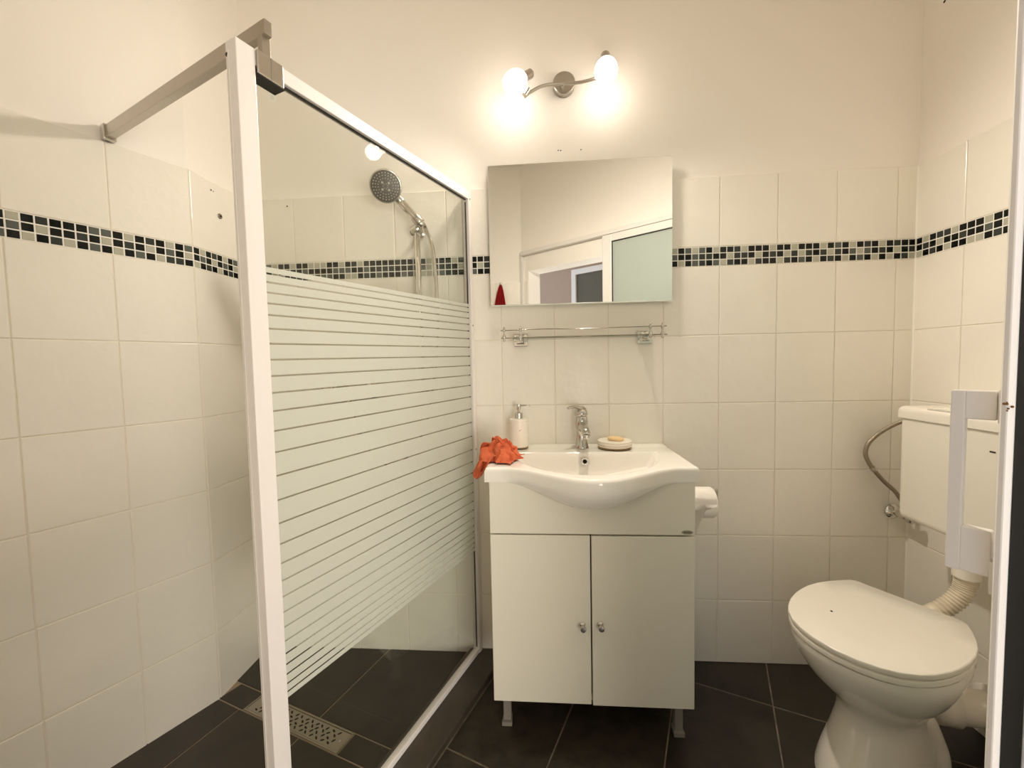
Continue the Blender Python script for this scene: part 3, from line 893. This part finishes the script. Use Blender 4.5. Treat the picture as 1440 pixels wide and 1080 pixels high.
# ------------------------------------------------------------------ soap dispenser, dish, soap
sd = thing('soap_dispenser', 'cream stoneware soap dispenser with chrome pump on the washbasin', 'soap dispenser', loc=(-0.736, -0.056, DZ + 0.0035))
mesh_obj('base_ring', lt([(0.033, 0), (0.034, 0.001), (0.034, 0.003), (0.033, 0.004)], (0, 0, 0), (0, 0, 1), 36), 'bamboo', sd)
mesh_obj('bottle', lt([(0.033, 0.004), (0.0335, 0.006), (0.0325, 0.098), (0.0345, 0.100), (0.0345, 0.105), (0.030, 0.107), (0.012, 0.107)], (0, 0, 0), (0, 0, 1), 40), 'stoneware', sd, True, angle=40)
pp = mesh_obj('pump_collar', lt([(0.0145, 0.107), (0.0145, 0.126), (0.012, 0.128)], (0, 0, 0), (0, 0, 1), 28), 'chrome_soft', sd, True, angle=40)
mesh_obj('pump_head', lt([(0.0045, 0.126), (0.0045, 0.136), (0.0075, 0.140), (0.0085, 0.158), (0.008, 0.160)], (0, 0, 0), (0, 0, 1), 24), 'chrome_soft', pp, True, angle=40)
mesh_obj('pump_spout', tb([(0, 0, 0.154), (0.025, -0.006, 0.1555), (0.040, -0.010, 0.1545)], lambda t: 0.0036 - 0.001 * t, 12), 'chrome_soft', pp, True)
bm = bmesh.new()
lathe(bm, [(0.0018, 0), (0.0018, 0.0004)], axis_mat((0.004, -0.0331, 0.066), (0, -1, 0)), 8)
lathe(bm, [(0.0013, 0), (0.0013, 0.0004)], axis_mat((0.008, -0.0323, 0.069), (0.2, -1, 0)), 8)
mesh_obj('speck', bm, 'bamboo', sd)
dish = thing('soap_dish', 'round cream stoneware soap dish with dark rim lines beside the tap', 'soap dish', loc=(-0.390, -0.063, DZ + 0.0035))
mesh_obj('foot_ring', lt([(0.058, 0), (0.059, 0.001), (0.059, 0.0035), (0.056, 0.004)], (0, 0, 0), (0, 0, 1), 48), 'bamboo', dish)
mesh_obj('bowl', lt([(0.057, 0.004), (0.0605, 0.006), (0.0605, 0.0105), (0.0595, 0.0112), (0.0605, 0.012), (0.0612, 0.024), (0.0590, 0.0255), (0.0555, 0.0262), (0.051, 0.0252), (0.020, 0.0245), (0.0, 0.0245)], (0, 0, 0), (0, 0, 1), 64), 'stoneware', dish, True, angle=40)
mesh_obj('rim_line', lt([(0.0600, 0.0108), (0.0608, 0.0110), (0.0608, 0.0116), (0.0600, 0.0118)], (0, 0, 0), (0, 0, 1), 48), 'bamboo', dish)
mesh_obj('rim_line', lt([(0.0606, 0.0230), (0.0616, 0.0232), (0.0614, 0.0238), (0.0606, 0.0240)], (0, 0, 0), (0, 0, 1), 48), 'bamboo', dish)
bm = bmesh.new()
bmesh.ops.create_uvsphere(bm, u_segments=28, v_segments=16, radius=1)
for v in bm.verts:
    c = v.co
    c.x = math.copysign(abs(c.x) ** 0.8, c.x) * 0.029; c.y = math.copysign(abs(c.y) ** 0.8, c.y) * 0.019; c.z = math.copysign(abs(c.z) ** 0.7, c.z) * 0.0075
soap = mesh_obj('soap_bar', bm, 'soap', None, True)
soap.location = (-0.387, -0.066, DZ + 0.0035 + 0.0315); soap.rotation_euler = (0.05, 0.06, -0.25)
tag(soap, 'amber oval soap bar lying on the round dish', 'soap')

# ------------------------------------------------------------------ crumpled cloth
cb = bmesh.new()
CC = Vector((-0.782, -0.236, BZ))
NC_ = 150


def nvec(p):
    return Vector((noise.noise(p), noise.noise(p + Vector((31.7, 11.3, 5.1))), noise.noise(p + Vector((7.9, 43.1, 19.7)))))


def ridged(p): return 1 - abs(noise.noise(p)) * 2.2


gcl = []
for j in range(NC_ + 1):
    row = []
    for i in range(NC_ + 1):
        u, v = i / NC_ * 2 - 1, j / NC_ * 2 - 1
        rr_ = math.sqrt(u * u + v * v)
        q = Vector((u * 1.15, v * 1.15, 0.37))
        wv = nvec(q * 1.5 + Vector((3.1, 7.7, 0)))
        w2 = nvec(q * 3.4 + Vector((9.3, 1.4, 2.0)))
        # gathered sheet: most of the plane pulled in, folds pushed over each other
        x_ = 0.064 * u + 0.036 * wv.x + 0.018 * w2.x
        y_ = 0.054 * v + 0.032 * wv.y + 0.016 * w2.y
        env = max(0.0, 1 - rr_ ** 2.4)
        fold = ridged(Vector((u * 1.6 + wv.x, v * 2.6 + wv.y, 5.0)))
        z_ = 0.005 + 0.050 * env * (0.72 + 0.28 * noise.noise(q * 1.2 + Vector((1, 2, 3)))) + 0.024 * fold * (0.10 + env) + 0.010 * w2.z * env + 0.010 * env * ridged(Vector((u * 4.2 + 2 * wv.y, v * 3.1 + 2 * wv.x, 2.0)))
        x_ -= 0.006; 
        z_ = max(z_, 0.0035)
        # the corner that hangs over the basin's left end
        over = (-0.046) - x_
        edge = sm(1.0, 0.45, abs(v + 0.20))
        if over > 0:
            dropl = 0.052 * (1 - math.exp(-over * 3.4 * edge / 0.052))
            x_ = -0.054 - 0.55 * min(dropl, 0.065) * 0.75 - 0.012 * fold
            z_ = max(z_, 0.004) * (1 - sm(0, 0.03, over) * 0.75) - dropl * 0.85 + 0.004
            y_ -= 0.10 * dropl
        row.append(cb.verts.new(CC + Vector((x_, y_, z_))))
    gcl.append(row)
for a_, b_ in zip(gcl, gcl[1:]):
    for i in range(NC_): cb.faces.new((a_[i], a_[i + 1], b_[i + 1], b_[i]))
# broad corner of the cloth hanging down outside the basin
tpath = spline([CC + Vector(p) for p in ((0.0, -0.020, 0.030), (-0.026, -0.028, 0.026), (-0.046, -0.034, 0.016), (-0.060, -0.036, -0.004), (-0.070, -0.036, -0.022), (-0.079, -0.034, -0.038), (-0.083, -0.032, -0.048))], 8)
wdir = Vector((0.70, -0.71, 0)).normalized()
tr_ = []
for k, p in enumerate(tpath):
    t = k / (len(tpath) - 1)
    hwd = 0.026 * (0.75 + 0.25 * math.sin(t * 2.6)) * (1 - max(0, (t - 0.82) / 0.18) ** 2 * 0.55)
    tr_.append([cb.verts.new(p + wdir * hwd * (i / 7 - 1) + Vector((0.3, 0.7, 0.4)) * (0.0045 * math.sin(i * 1.35 + t * 2.0) + 0.003 * noise.noise(p * 60 + Vector((i * 0.4, 0, 0)))) + Vector((0, 0, -0.006 * math.cos((i / 7 - 1) * 1.5) * t))) for i in range(15)])
for a_, b_ in zip(tr_, tr_[1:]):
    for i in range(14): cb.faces.new((a_[i], a_[i + 1], b_[i + 1], b_[i]))
cloth = mesh_obj('cleaning_cloth', cb, 'cloth_red', None, True)
sm_ = cloth.modifiers.new('soften', 'SMOOTH'); sm_.iterations = 2; sm_.factor = 0.4
so_ = cloth.modifiers.new('thickness', 'SOLIDIFY'); so_.thickness = 0.0018; so_.offset = 0
tag(cloth, 'crumpled orange red cleaning cloth draped over the washbasin corner', 'cloth')

# ------------------------------------------------------------------ toilet paper on the cabinet side
tp = thing('toilet_paper_holder', 'small chrome toilet paper holder on the side of the vanity cabinet', 'paper holder', loc=(VX1, -0.16, 0.70))
mesh_obj('wall_plate', lt([(0.016, 0), (0.016, 0.004), (0.012, 0.006)], (0.0, 0, 0), (1, 0, 0), 24), 'chrome', tp, True, angle=40)
mesh_obj('rod', tb(spline([(0.004, 0, 0), (0.012, -0.002, -0.008), (0.022, -0.002, -0.011), (0.124, -0.002, -0.011), (0.131, -0.002, -0.006), (0.132, -0.002, 0.022)], 6), 0.004, 12), 'chrome_soft', tp, True)
rc = Vector((VX1 + 0.020, -0.162, 0.677))
roll = thing('toilet_roll', 'white toilet roll with loose hanging sheet beside the vanity cabinet', 'toilet roll', loc=rc)
mesh_obj('paper_roll', lt([(0.020, 0.002), (0.049, 0.0), (0.0505, 0.004), (0.0505, 0.094), (0.047, 0.099), (0.020, 0.098)], (0, 0, 0), (1, 0, 0), 40), 'paper', roll, True, angle=50)
bm = bmesh.new()
va = []
for k in range(12):
    a = -0.3 + k * 0.12
    t = k / 11
    if t < 0.4: y_, z_ = -0.0512 * math.cos(0.6 - 1.5 * t), 0.0512 * math.sin(0.6 - 1.5 * t)
    else: y_, z_ = -0.0515 + 0.004 * math.sin((t - 0.4) * 6), -(t - 0.4) * 0.165
    wdt = 0.094 if t < 0.45 else 0.094 - (t - 0.45) * 0.105
    va.append([bm.verts.new((0.003, y_, z_)), bm.verts.new((wdt * 0.55, y_ - 0.001, z_)), bm.verts.new((wdt if t < .45 else wdt * 0.62, y_, z_))])
for a, b in zip(va, va[1:]):
    for i in range(2): bm.faces.new((a[i], a[i + 1], b[i + 1], b[i]))
bmesh.ops.solidify(bm, geom=bm.faces[:], thickness=0.0006)
mesh_obj('loose_sheet', bm, 'paper', roll, True)

# ------------------------------------------------------------------ toilet
TA = Vector((-0.842, -0.539, 0)).normalized()     # where the toilet faces
TB = Vector((0.539, -0.842, 0)).normalized()
TM = Vector((0.410, -0.300, 0))                    # middle of the lid's hinge edge
toilet = thing('toilet', 'white ceramic toilet with closed lid standing beside the cistern', 'toilet', loc=TM)
TMX = frame3((0, 0, 0), TA, -TB, Z)
# lid outline, (forward, half width)
OUT = [(0.0, 0.0), (0.0, 0.118), (0.010, 0.131), (0.04, 0.146), (0.08, 0.163), (0.12, 0.175), (0.16, 0.181), (0.20, 0.1815), (0.24, 0.178), (0.28, 0.170), (0.32, 0.156), (0.35, 0.140), (0.38, 0.114), (0.40, 0.084), (0.414, 0.048), (0.420, 0.0)]


def outline(scale=1.0, off=0.0, shift=0.0):
    cx = 0.20
    up = [(cx + (f - cx) * scale + shift, h * scale + off * (1 if h > 0 else 0)) for f, h in OUT]
    full = [(f, h) for f, h in up] + [(f, -h) for f, h in up[-2:0:-1]]
    return full


def slab(name, z0, z1, sc0, sc1, mat, parent, rnd=0.006, dome=0.0, hollow=None):
    bm = bmesh.new()
    prof = [(sc0 * 0.955, z0), (sc0 * 0.975, z0), (sc0, z0 + rnd * 0.5), (sc1, z1 - rnd), (sc1 - rnd * 1.1, z1 - rnd * 0.3), (sc1 - rnd * 3.2, z1), (0.6, z1 + dome * 0.7), (0.25, z1 + dome)]
    rings = []
    for s_, z_ in prof:
        rings.append([bm.verts.new(TMX @ Vector((f, h, z_))) for f, h in outline(s_)])
    n = len(rings[0])
    for a, b in zip(rings, rings[1:]):
        for i in range(n): bm.faces.new((a[i], a[(i + 1) % n], b[(i + 1) % n], b[i]))
    bm.faces.new(list(reversed(rings[0]))); bm.faces.new(rings[-1])
    return mesh_obj(name, bm, mat, parent, True, angle=35)


lid = slab('lid', 0.4215, 0.438, 0.990, 1.0, 'plastic_seat', toilet, 0.005, 0.002)
seat = slab('seat', 0.4035, 0.4195, 0.985, 0.992, 'plastic_seat', toilet, 0.004)
hm = mesh_obj('speck', lt([(0.0035, 0), (0.003, 0.001), (0, 0.0012)], TMX @ Vector((0.255, 0.075, 0.4395)), (0, 0, 1), 8), 'hole_black', lid)
for sgn in (-1, 1):
    mesh_obj('hinge', lt([(0.012, -0.02), (0.012, 0.02)], TMX @ Vector((-0.012, sgn * 0.075, 0.412)), TB, 18), 'plastic_seat', toilet, True, angle=40)

# bowl and pedestal: loft of closed sections (centre forward, front length, back length, half width, squareness)
SEC = [  # z, back f, front f, half width
    (0.401, -0.045, 0.414, 0.176),
    (0.388, -0.048, 0.415, 0.177),
    (0.370, -0.050, 0.410, 0.174),
    (0.340, -0.050, 0.396, 0.166),
    (0.300, -0.048, 0.368, 0.150),
    (0.265, -0.045, 0.335, 0.131),
    (0.235, -0.040, 0.302, 0.111),
    (0.210, -0.035, 0.280, 0.097),
    (0.185, -0.030, 0.272, 0.091),
    (0.150, -0.026, 0.284, 0.091),
    (0.100, -0.022, 0.312, 0.098),
    (0.050, -0.018, 0.342, 0.109),
    (0.012, -0.014, 0.358, 0.116),
    (0.0005, -0.012, 0.359, 0.116),
]
bm = bmesh.new(); rings = []
NR_ = 56
for z_, fb, ff, hw in SEC:
    ring_ = []
    top = min(1, max(0, (z_ - 0.2) / 0.2))
    for k in range(NR_):
        a = 2 * PI * k / NR_
        c_, s_ = math.cos(a), math.sin(a)
        fm = 0.19 * top + (fb + ff) / 2 * (1 - top)
        L_ = (ff - fm) if c_ > 0 else (fm - fb)
        ex = 1.0 if c_ > 0 else 0.62
        f_ = fm + math.copysign(abs(c_) ** (0.92 if c_ > 0 else 0.75), c_) * L_
        h_ = math.copysign(abs(s_) ** (0.92 if c_ > 0 else 0.8), s_) * hw
        if c_ < 0 and top > 0: h_ *= 1 - 0.30 * top * (abs(c_) ** 2)
        ring_.append(bm.verts.new(TMX @ Vector((f_, h_, z_))))
    rings.append(ring_)
for a, b in zip(rings, rings[1:]):
    for i in range(NR_): bm.faces.new((a[i], a[(i + 1) % NR_], b[(i + 1) % NR_], b[i]))
bm.faces.new(rings[0]); bm.faces.new(list(reversed(rings[-1])))
bowl = mesh_obj('bowl', bm, 'ceramic_toilet', toilet, True, angle=60)
# trapway bulge along each side of the pedestal
for sgn in (-1, 1):
    mesh_obj('trapway', tb([TMX @ Vector(p) for p in spline([(0.15, sgn * 0.045, 0.20), (0.09, sgn * 0.056, 0.155), (0.055, sgn * 0.064, 0.09), (0.045, sgn * 0.070, 0.045), (0.045, sgn * 0.070, 0.002)], 6)], lambda t: 0.040 + 0.010 * t, 22), 'ceramic_toilet', bowl, True)
mesh_obj('spigot', lt([(0.040, 0.0), (0.040, 0.035), (0.036, 0.038)], TMX @ Vector((-0.01, 0, 0.352)), -TA, 28), 'ceramic_toilet', bowl, True, angle=40)
# waste connector to the wall
TI = Matrix.Translation(-TM)
mesh_obj('waste_pipe', tb([TI @ p for p in spline([TM + TMX @ Vector((0.0, 0.0, 0.115)), Vector((0.47, -0.275, 0.115)), Vector((0.54, -0.295, 0.112)), Vector((0.66, -0.31, 0.112))], 6)], 0.048, 24), 'plastic_seat', toilet, True)
mesh_obj('waste_collar', tb([TI @ Vector((0.50, -0.284, 0.113)), TI @ Vector((0.555, -0.298, 0.112))], 0.057, 24), 'plastic_seat', toilet, True)
mesh_obj('waste_rosette', tb([TI @ Vector((0.648, -0.31, 0.112)), TI @ Vector((0.661, -0.31, 0.112))], 0.066, 28), 'plastic_seat', toilet, True)

# ------------------------------------------------------------------ cistern
CY = -0.305
cis = thing('toilet_cistern', 'white plastic cistern hung on the right wall behind the toilet', 'cistern', loc=(X_R - 0.001, CY, 0.63))
hw = 0.155
bm = bx((-0.162, -hw, 0.0), (-0.006, hw, 0.325))
es = [e for e in bm.edges if all(v.co.z < 0.01 for v in e.verts) or (all(v.co.x < -0.1 for v in e.verts) and abs(e.verts[0].co.z - e.verts[1].co.z) > 0.1)]
bmesh.ops.bevel(bm, geom=es, offset=0.022, segments=5, profile=0.5, affect='EDGES')
mesh_obj('tank', bm, 'plastic_tank', cis, True, angle=40)
bm = bx((-0.168, -hw - 0.005, 0.327), (-0.004, hw + 0.005, 0.364))
es = [e for e in bm.edges if all(v.co.z > 0.35 for v in e.verts) or abs(e.verts[0].co.z - e.verts[1].co.z) > 0.02]
bmesh.ops.bevel(bm, geom=es, offset=0.017, segments=5, profile=0.5, affect='EDGES')
clid = mesh_obj('tank_lid', bm, 'plastic_tank', cis, True, angle=40)
mesh_obj('flush_button', bx((-0.158, -0.055, 0.3640), (-0.06, 0.055, 0.369), 0.002), 'plastic_seat', clid)
mesh_obj('button_gap', bx((-0.161, -0.058, 0.3625), (-0.057, 0.058, 0.3645), 0), 'plastic_grey', clid)
mesh_obj('level_slot', bx((-0.1628, -0.132, 0.272), (-0.1615, -0.118, 0.276), 0), 'hole_black', cis)
mesh_obj('wall_cleat', bx((-0.006, -0.10, 0.24), (0.0, 0.10, 0.30), 0), 'plastic_grey', cis)
# flush bend
fb_o = Vector((0.572 - X_R + 0.001, 0.0, 0.0))
mesh_obj('outlet_stub', lt([(0.022, 0.004), (0.022, -0.090)], fb_o, (0, 0, 1), 24), 'plastic_seat', cis, True, angle=40)
mesh_obj('outlet_nut', lt([(0.028, -0.078), (0.0315, -0.082), (0.0315, -0.120), (0.028, -0.124)], fb_o, (0, 0, 1), 28), 'plastic_seat', cis, True, angle=40)
FO = Vector((X_R - 0.001, CY, 0.63))
path = spline([Vector(p) - FO for p in ((0.572, -0.305, 0.515), (0.571, -0.304, 0.490), (0.564, -0.303, 0.462), (0.544, -0.298, 0.429), (0.513, -0.291, 0.398), (0.478, -0.283, 0.372), (0.448, -0.277, 0.356))], 20)
bm = bmesh.new()
tube(bm, path, lambda t: 0.0245 + (0.0018 * math.sin(t * 150) if 0.04 < t < 0.70 else 0.001), 24)
fbend = mesh_obj('flush_bend', bm, 'pipe_cream', cis, True)
fbend['label'] = 'yellowed ribbed flush bend'

# supply valve and hose
val = thing('angle_valve', 'chrome angle valve on the tiled wall beside the cistern', 'valve', loc=(0.612, -0.001, 0.592))
mesh_obj('rosette', lt([(0.027, 0), (0.027, 0.003), (0.018, 0.012), (0.010, 0.014)], (0, 0, 0), (0, -1, 0), 28), 'chrome', val, True, angle=40)
mesh_obj('valve_body', lt([(0.010, 0.0), (0.010, 0.035), (0.013, 0.037), (0.013, 0.055), (0.010, 0.057)], (0, 0, 0), (0, -1, 0), 24), 'chrome', val, True, angle=40)
mesh_obj('valve_knob', lt([(0.011, 0), (0.0155, 0.004), (0.0155, 0.020), (0.012, 0.023)], (0, -0.058, 0), (0.25, -1, -0.25), 12), 'chrome_soft', val)
mesh_obj('valve_outlet', lt([(0.008, 0), (0.008, 0.022), (0.010, 0.023), (0.010, 0.036)], (0.002, -0.046, 0.008), (0.05, 0.1, 1), 20), 'chrome_soft', val, True, angle=40)
sh_ = thing('supply_hose', 'braided steel supply hose looping from the valve to the cistern', 'hose', loc=(0.612, -0.047, 0.632))
T = Matrix.Translation((-0.612, 0.047, -0.632))
hp = spline([(0.614, -0.043, 0.632), (0.592, -0.036, 0.672), (0.560, -0.030, 0.706), (0.533, -0.028, 0.738), (0.508, -0.028, 0.772), (0.493, -0.029, 0.808), (0.499, -0.030, 0.842), (0.523, -0.032, 0.872), (0.560, -0.036, 0.902), (0.600, -0.055, 0.930), (0.618, -0.095, 0.938), (0.620, -0.146, 0.938)], 8)
mesh_obj('braid', tb([T @ p for p in hp], 0.0068, 12), 'hose_braid', sh_, True)
mesh_obj('crimp', lt([(0.0085, -0.008), (0.0095, -0.006), (0.0095, 0.006), (0.0085, 0.008)], T @ Vector((0.521, -0.028, 0.754)), (-0.6, 0, 0.8), 14), 'chrome_soft', sh_, True, angle=40)
mesh_obj('end_nut', lt([(0.010, -0.004), (0.010, 0.014)], T @ Vector((0.613, -0.044, 0.632)), (-0.2, 0.1, 1), 6), 'chrome_soft', sh_)

# ------------------------------------------------------------------ door wall and what lies behind (seen in the mirror)
def plate(name, s0, s1, p0, p1, z0, z1, mat, parent=None, bev=0.0):
    ob = mesh_obj(name, bx((s0, p0, z0), (s1, p1, z1), bev, 2, frame3(S0, DD, NR, Z)), mat, parent)
    return ob


W0 = WALL_OFF
OPEN_L, OPEN_R, OPEN_T = -0.640, 0.03, 1.835
WT = 0.14
S_END = 1.10
bm = bmesh.new()
fm_ = frame3(S0, DD, NR, Z)
DL = -0.705                      # left end of the door wall
for lo, hi in (((DL - 0.02, W0 - WT, -0.05), (OPEN_L, W0, CEIL)), ((OPEN_L, W0 - WT, OPEN_T), (OPEN_R, W0, CEIL)), ((OPEN_R, W0 - WT, -0.05), (S_END, W0, CEIL))):
    box(bm, lo, hi, mat=fm_)
wall_door = struct('wall_door', bm, 'paint')
tag(wall_door, 'cream wall with the doorway opposite the mirror')
fl0 = dp(DL, W0)
wall_front = struct('wall_front', bx((-2.75, fl0.y - 0.14, -0.05), (fl0.x + 0.03, fl0.y, CEIL)), 'paint')
tag(wall_front, 'cream wall left of the doorway')
# tiling beside the doorway
for s0_, s1_ in ((DL + 0.002, OPEN_L - 0.002),):
    for z0_, z1_ in zip([0, .25, .5, .75, 1.0, 1.25, 1.5], [.25, .5, .75, 1.0, 1.25, 1.5, 1.766]):
        put_tile('wall_tile', tile_mesh(s1_ - s0_ - G, z1_ - z0_ - G, 0.0065, 0.0022, 'tile_glaze'), wall_door, dp((s0_ + s1_) / 2, W0 + 0.0065, (z0_ + z1_) / 2), NR)
for i in range(8):
    for z0_, z1_ in zip([0, .25, .5, .75, 1.0, 1.25, 1.5], [.25, .5, .75, 1.0, 1.25, 1.5, 1.766]):
        c = Vector((fl0.x - 0.1 - 0.2 * i, fl0.y + 0.0065, (z0_ + z1_) / 2))
        put_tile('wall_tile', tile_mesh(0.2 - G, z1_ - z0_ - G, 0.0065, 0.0022, 'tile_glaze'), wall_front, c, Vector((0, 1, 0)))
trim = struct('trim_1', bx((-0.705, W0, 0.0), (-0.682, W0 + 0.022, 1.98), 0.002, 2, fm_), 'enamel_white')
tag(trim, 'thin white upright of the sliding door frame')
trim2 = struct('trim_2', bx((-0.682, W0, 1.952), (0.80, W0 + 0.040, 1.98), 0.002, 2, fm_), 'enamel_white')
tag(trim2, 'white top track of the sliding door')
door = bpy.data.objects.new('door_1', None); COL.objects.link(door); door['kind'] = 'structure'
tag(door, 'white framed sliding door leaf with frosted pane at the right edge of the picture')
LW = 0.78; DT = 1.948
def dl(name, s0, s1, p0, p1, z0, z1, mat, parent=door, bev=0.0): return plate(name, s0, s1, p0, p1, z0, z1, mat, parent, bev)
st = dl('stile', 0.0, 0.066, -0.009, 0.0, 0.012, DT, 'enamel_white', bev=0.004)
dl('stile', LW - 0.066, LW, -0.009, 0.0, 0.012, DT, 'enamel_white', bev=0.003)
dl('rail', 0.066, LW - 0.066, -0.009, 0.0, DT - 0.045, DT, 'enamel_white', bev=0.003)
dl('rail', 0.066, LW - 0.066, -0.009, 0.0, 0.012, 0.10, 'enamel_white', bev=0.003)
dl('brush_seal', 0.003, LW - 0.003, -0.0205, -0.0092, 0.02, DT - 0.01, 'gasket_black')
dl('outer_profile', 0.0, 0.066, -0.0425, -0.0207, 0.012, DT, 'outer_profile', bev=0.003)
dl('outer_profile', LW - 0.066, LW, -0.0425, -0.0207, 0.012, DT, 'outer_profile', bev=0.003)
dl('gasket', 0.066, LW - 0.066, -0.0092, -0.001, DT - 0.0525, DT - 0.0455, 'gasket_black')
dl('gasket', 0.0665, 0.0735, -0.0092, -0.001, 0.10, DT - 0.0525, 'gasket_black')
dl('frosted_pane', 0.0735, LW - 0.0665, -0.0085, -0.003, 0.1, DT - 0.0525, 'door_frosted')
# pull handle: two arms and a grip
HS = 0.030
bm = bmesh.new()
for lo, hi in (((HS - 0.006, 0.0235, 0.949), (HS + 0.006, 0.0335, 1.124)), ((HS - 0.006, 0.004, 1.097), (HS + 0.006, 0.0240, 1.124)), ((HS - 0.006, 0.004, 0.950), (HS + 0.006, 0.0240, 0.993))):
    box(bm, lo, hi, 0.0012, 2, fm_)
hd = mesh_obj('handle', bm, 'enamel_white', door); hd['label'] = 'white square pull handle'
dl('handle_plate', HS - 0.010, HS + 0.010, 0.0, 0.0045, 0.936, 0.966, 'enamel_white', hd, 0.001)
dl('handle_plate', HS - 0.010, HS + 0.010, 0.0, 0.003, 1.095, 1.126, 'enamel_white', hd, 0.001)
bm = bmesh.new(); rs = random.Random(5)
for k in range(6):
    c = dp(-0.0003, -0.0045 + rs.uniform(-0.003, 0.002), 1.113 + rs.uniform(-0.004, 0.004))
    lathe(bm, [(rs.uniform(0.0006, 0.0012), 0), (0.0006, 0.0005)], axis_mat(c, -DD), 7)
mesh_obj('rust_spot', bm, 'rust', st)

# hook with a red cloth on the wall left of the doorway
hk = thing('wall_hook', 'small steel wall hook seen in the lower left of the mirror', 'hook', loc=(-0.948, fl0.y + 0.0066, 1.745))
mesh_obj('hook_plate', bx((-0.012, 0, -0.02), (0.012, 0.004, 0.02), 0.001), 'chrome_soft', hk)
mesh_obj('hook_arm', tb(spline([(0, 0.003, 0.0), (0, 0.030, -0.006), (0, 0.042, 0.010)], 6), 0.004, 10), 'chrome_soft', hk, True)
bm = bmesh.new()
NU, NVV = 22, 14
g_ = []
for j in range(NVV + 1):
    t = j / NVV; wd = 0.008 + 0.040 * min(1, t * 1.6) ** 0.7
    g_.append([bm.verts.new(((i / NU - 0.5) * 2 * wd - 0.012 * t, 0.036 + 0.008 * math.sin(i * 1.3) * min(1, t * 3), -0.30 * t)) for i in range(NU + 1)])
for a, b in zip(g_, g_[1:]):
    for i in range(NU): bm.faces.new((a[i], a[i + 1], b[i + 1], b[i]))
bmesh.ops.solidify(bm, geom=bm.faces[:], thickness=0.004)
rc_ = mesh_obj('hanging_cloth', bm, 'cloth_crimson', None, True); rc_.location = (-0.948, fl0.y + 0.0066, 1.742)
tag(rc_, 'crimson cloth hanging from a hook seen only in the mirror', 'cloth')

# hall behind the doorway
def hallbox(name, s0, s1, p0, p1, z0, z1, mat, label=None):
    ob = mesh_obj(name, bx((s0, p0, z0), (s1, p1, z1), 0, 1, fm_), mat); ob['kind'] = 'structure'
    if label: tag(ob, label)
    return ob
HD = -2.1
hallbox('floor_hall', -2.2, 1.6, HD, W0 - WT, -0.12, -0.003, 'hall_floor', 'brown floor of the hall behind the doorway')
hallbox('wall_hall', -2.2, 1.6, HD - 0.1, HD, -0.12, CEIL, 'hall_paint', 'brownish hall wall seen through the doorway in the mirror')
hallbox('wall_hall_side', 1.6, 1.7, HD, W0 - WT, -0.12, CEIL, 'hall_white', 'white side wall of the hall')
hallbox('ceiling_hall', -2.2, 1.6, HD, W0 - WT, CEIL, CEIL + 0.1, 'hall_white', 'white hall ceiling')
hw_ = bpy.data.objects.new('window_1', None); COL.objects.link(hw_); hw_['kind'] = 'structure'
tag(hw_, 'white framed dark window of the hall seen in the mirror')
for nm, s0, s1, z0, z1, mt in (('window_frame', -1.56, -1.50, 1.55, 2.30, 'enamel_white'), ('window_frame', -0.76, -0.70, 1.55, 2.30, 'enamel_white'), ('window_frame', -1.50, -0.76, 2.235, 2.30, 'enamel_white'), ('window_frame', -1.50, -0.76, 1.55, 1.60, 'enamel_white'), ('pane', -1.50, -0.76, 1.60, 2.235, 'hall_window_dark')):
    mesh_obj(nm, bx((s0, HD, z0), (s1, HD + (0.05 if nm != 'pane' else 0.02), z1), 0, 1, fm_), mt, hw_)
# made-up, unseen door frame low in the hall, around an added fill light
fill_fr = bpy.data.objects.new('fill_frame', None); COL.objects.link(fill_fr); fill_fr['kind'] = 'structure'
tag(fill_fr, 'made-up low white frame around the hall fill light')
for s0, s1, z0, z1 in ((-1.22, -1.15, 0.0, 1.50), (0.35, 0.42, 0.0, 1.50), (-1.15, 0.35, 1.43, 1.50), (-1.15, 0.35, 0.0, 0.08)):
    mesh_obj('fill_frame_bar', bx((s0, HD, z0), (s1, HD + 0.05, z1), 0, 1, fm_), 'enamel_white', fill_fr)
c = dp(-0.40, HD + 0.03, 0.755)
add_light('hall_fill', 'AREA', c, HALL_FILL_W, (1.0, 0.94, 0.84), 1.5, 1.35, NR)  # added fill that brightens the lower room through the doorway
